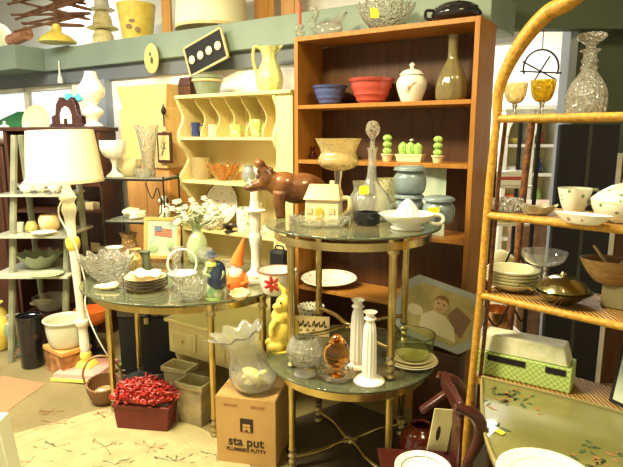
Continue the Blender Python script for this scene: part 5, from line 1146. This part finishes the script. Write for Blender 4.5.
wordz = ['yellow bowl','rose vase','white bowl','navy vase','orange bowl','green vase']; pls = ['upper left','upper right','middle left','middle right','lower left','lower right']
for i,(z,r,m,k) in enumerate(kinds):
    x = nx+(-1 if i%2==0 else 1)*nw/4
    pr_ = [(r*.5,0),(r,r*.5),(r*1.1,r)] if k == 'bowl' else [(r*.5,0),(r*.8,r),(r*.4,r*2),(r*.6,r*2.4)]
    T(k, wordz[i]+' in the '+pls[i]+' compartment of the far arched niche shelf', k, (x,Yn+.15,z+.001), [(None, MB().shell(pot(pr_), .006, n=24), m)])
# iron rack with cake domes behind the rattan shelf
p0 = Py(527, 200, 3.2)[0]; rx0 = Py(487,200,3.2)[0].x
ir = []
for x in (rx0, p0.x):
    for y in (3.1,3.38): ir.append(('post', MB().tube([(x-p0.x,y-3.1,0),(x-p0.x,y-3.1,1.62)], .013, n=8), black))
wd = p0.x-rx0
for z in (1.2,.98,.62,.3): ir.append(('shelf', MB().box(wd,.27,.012,(-wd/2,.14,z)), mat('bright_tray', (.75,.72,.6), .4)))
for z in (.45,.8): ir.append(('scroll', MB().tube(spl([(-wd,0,z),(-wd*.7,0,z-.08),(-wd*.4,0,z+.05),(-wd*.1,0,z-.05),(0,0,z)],5), .006, n=6), black))
T('iron_rack', 'black wrought iron rack behind the rattan shelf in the doorway', 'rack', (p0.x,3.1,0), ir)
rc = (p0.x-wd*.5)
T('straw_cloche', 'round cream woven cloche on the iron rack behind the rattan shelf', 'basket', (rc,3.24,.633), [(None, MB().lathe(pot([(0,0),(.09,0),(.1,.05),(.09,.12),(.03,.17),(0,.175)]), n=32), mat('pale_straw'))])
T('red_box', 'flat white box with red stripe on the iron rack', 'box', (rc,3.24,1.213), [('box', MB().box(.2,.16,.08), white, {'bev':.003}), ('red_stripe', MB().box(.202,.162,.02,(0,0,.03)), redgl)])
T('yellow_dish', 'yellow oval dish on the iron rack second level', 'dish', (rc,3.24,.993), [(None, MB().shell(pot([(.05,0),(.07,.01),(.1,.06)]), .005, n=32), yel)])
T('copper_basket', 'copper wire basket on the lowest shelf of the iron rack', 'basket', (rc,3.24,.313), [(None, MB().shell(pot([(.06,0),(.09,.04),(.1,.12)]), .005, n=32), mat('copper', (.6,.3,.12), .3, 1))])
# wooden chest in doorway and wall clock
q = Py(540, 240, 3.9)[0]
T('carved_chest', 'pinkish carved wooden cabinet standing in the far doorway', 'cabinet', (q.x+.02,4.0,0), [('body', MB().box(.34,.3,.98), mat('pink_oak', (.45,.25,.15), .5, col2=(.3,.15,.08), scale=12), {'bev':.005}), ('top', MB().box(.38,.33,.03,(0,0,.98)), mat('pink_oak'), {'bev':.004}), ('panel', MB().box(.2,.01,.5,(0,-.156,.35)), mat('pink_oak'), {'bev':.004})])
q, s = Py(546, 133, 5.0)
T('wall_clock', 'round white wall clock with dark rim seen through the doorway', 'clock', Vector((Py(546,133,7.12)[0].x,7.12,Py(546,133,7.12)[0].z)), [('rim', MB().lathe([(.19,0),(.22,0),(.22,.03),(.19,.03)],n=40,closed=True).rot('X',90), dark), ('face', MB().lathe([(0,0),(.19,0),(.19,.015),(0,.015)],n=40).rot('X',90), white), ('hands', MB().tube([(-.06,-.03,-.05),(0,-.03,0),(.02,-.03,.12)],.006,n=5), ink)])
# iron wall grille behind goblets
q, s = Py(541, 68, 3.4)
gr = MB(); gr.tube([Vector(a) for a in arc(0,0,22,200,-20,16)], 1.2, n=6)
gr.v = [Vector((v_.x,v_.z,v_.y)) for v_ in gr.v]
gp = [('arch', gr, black)]
for a in ((-26,-4,26,-6),(-24,8,20,-14),(-10,-20,10,14)): gp.append(('bar', MB().tube([(a[0],0,a[1]),(a[2],0,a[3])], 1, n=6), black))
gp.append(('chain', MB().tube([(0,0,22),(0,0,22+(2.12-q.z-22*s*.8)/(s*.8))], .6, n=6), black)); q.y = 3.4
T('iron_grille', 'black wrought iron scroll grille hanging above the yellow goblet', 'wall decoration', q, gp, s*.8)
# black screen
q0, q1 = Py(553,200,3.0)[0], Py(612,200,3.0)[0]; sw_ = q1.x-q0.x
T('black_screen', 'tall black panel standing upright behind the rattan shelf', 'screen', ((q0.x+q1.x)/2,3.0,0), [('panel', MB().box(sw_*.48,.04,1.56,(-sw_*.25,0,0)), black, {'bev':.004}), ('panel', MB().box(sw_*.48,.04,1.56,(sw_*.25,0.0,0)), black, {'bev':.004}), ('batten', MB().box(.02,.05,1.56,(0,0,0)), mat('charcoal', (.04,.04,.035), .5))])
q = Py(630,200,3.1)[0]
T('brown_bookcase', 'plain brown wooden case at the right edge behind the tureen', 'cabinet', (q.x+.08,3.25,0), [('body', MB().box(.3,.3,1.38), wood, {'bev':.004}), ('white_edge', MB().box(.02,.31,1.4,(-.16,0,0)), whpaint)])
# ================================================================== small settling moves so that things touch but do not cut one another (metres)
SETTLE = {'footed_dish': (-0.05, -0.0, 0), 'crystal_dish.001': (0.043, -0.129, 0), 'crystal_dish': (0.02, 0.11, 0), 'yellow_tissue': (0, -0.03, 0.012), 'black_bag': (-0.03, -0.02, 0), 'vase.002': (0.015, 0.06, 0), 'teal_feathers': (0, 0.09, 0), 'display_plate.001': (0.0, 0.13, 0.01), 'umbrella_stand': (-0.055, 0.02, 0), 'oval_dish': (-0.073, -0.039, 0), 'canister': (0.03, 0.03, 0), 'canister.001': (0.03, 0.03, 0), 'canister.002': (0.02, -0.03, 0), 'floral_vase': (-0.06, 0.04, 0), 'glass_compote': (-0.02, 0, 0), 'vase': (0.015, 0.04, 0), 'cloth': (-0.04, -0.01, 0), 'brown_vase.001': (0.03, 0, 0), 'gnome_figurine': (0, -0.02, 0), 'glass_goblet': (0, 0.05, 0.004), 'crystal_vase': (-0.02, 0.05, 0), 'ruffled_vase': (0.0, -0.03, 0), 'planter_box': (0.017, 0.03, 0), 'milk_glass_lamp': (0.03, 0.0, 0), 'scalloped_bowl': (-0.03, 0.06, 0), 'crystal_vase.001': (0, 0.03, 0), 'leaf_dish': (-0.02, 0.0, 0), 'iron_finial': (0.0, -0.02, 0), 'yellow_vase': (-0.03, 0, 0), 'cup.003': (0.0, -0.03, 0), 'tin': (0.0, 0.03, 0), 'shell_dish': (0.0, -0.01, 0), 'cup.002': (0.0, 0.02, 0), 'jar.004': (0.0, 0.02, 0), 'pressed_glass_dish': (0.005, 0.009, 0), 'cactus_ornament.001': (0.0, -0.03, 0), 'cactus_planter': (0.0, 0.03, 0), 'ashtray': (0.01, -0.017, 0), 'glass_compote.001': (0.005, 0.009, 0), 'hanging_tassel': (0.0, -0.03, 0), 'flat_plate': (0.0, -0.06, 0), 'framed_botanical': (0.0, -0.01, 0), 'enamel_pot': (0.05, -0.11, 0), 'carved_clock': (-0.026, 0.015, 0), 'candlestick': (-0.005, -0.009, 0), 'wooden_crate': (0.05, -0.11, 0), 'crystal_bowl': (0.0, -0.045, 0), 'fluted_dish': (0.0, 0.045, 0), 'wicker_basket': (0.0, 0.01, 0), 'green_basket': (0.0, 0.01, 0), 'storage_trunk': (0.03, -0.03, 0), 'black_suitcase': (0.0, 0.045, 0), 'crystal_globe': (0, -0.05, 0), 'amber_egg_glass': (0.01, -0.017, 0), 'basket_dish': (0, 0, 0.004), 'log_roll': (0, 0, 0.012), 'baby_picture': (0.03, 0.03, 0), 'greeting_card': (0, -0.035, 0), 'cream_saucer': (-0.01, 0.03, 0), 'stone_pedestal': (0.02, -0.0, 0), 'covered_dish': (-0.03, 0.02, 0), 'armchair': (-0.02, 0, 0), 'toy_basket': (-0.03, 0, 0), 'rabbit_figurine': (-0.005, -0.07, 0), 'flower_bowl': (0, 0.04, 0), 'planter_box.001': (0.03, -0.03, 0)}
for n_, d_ in SETTLE.items():
    if n_ in bpy.data.objects: bpy.data.objects[n_].location += Vector(d_)
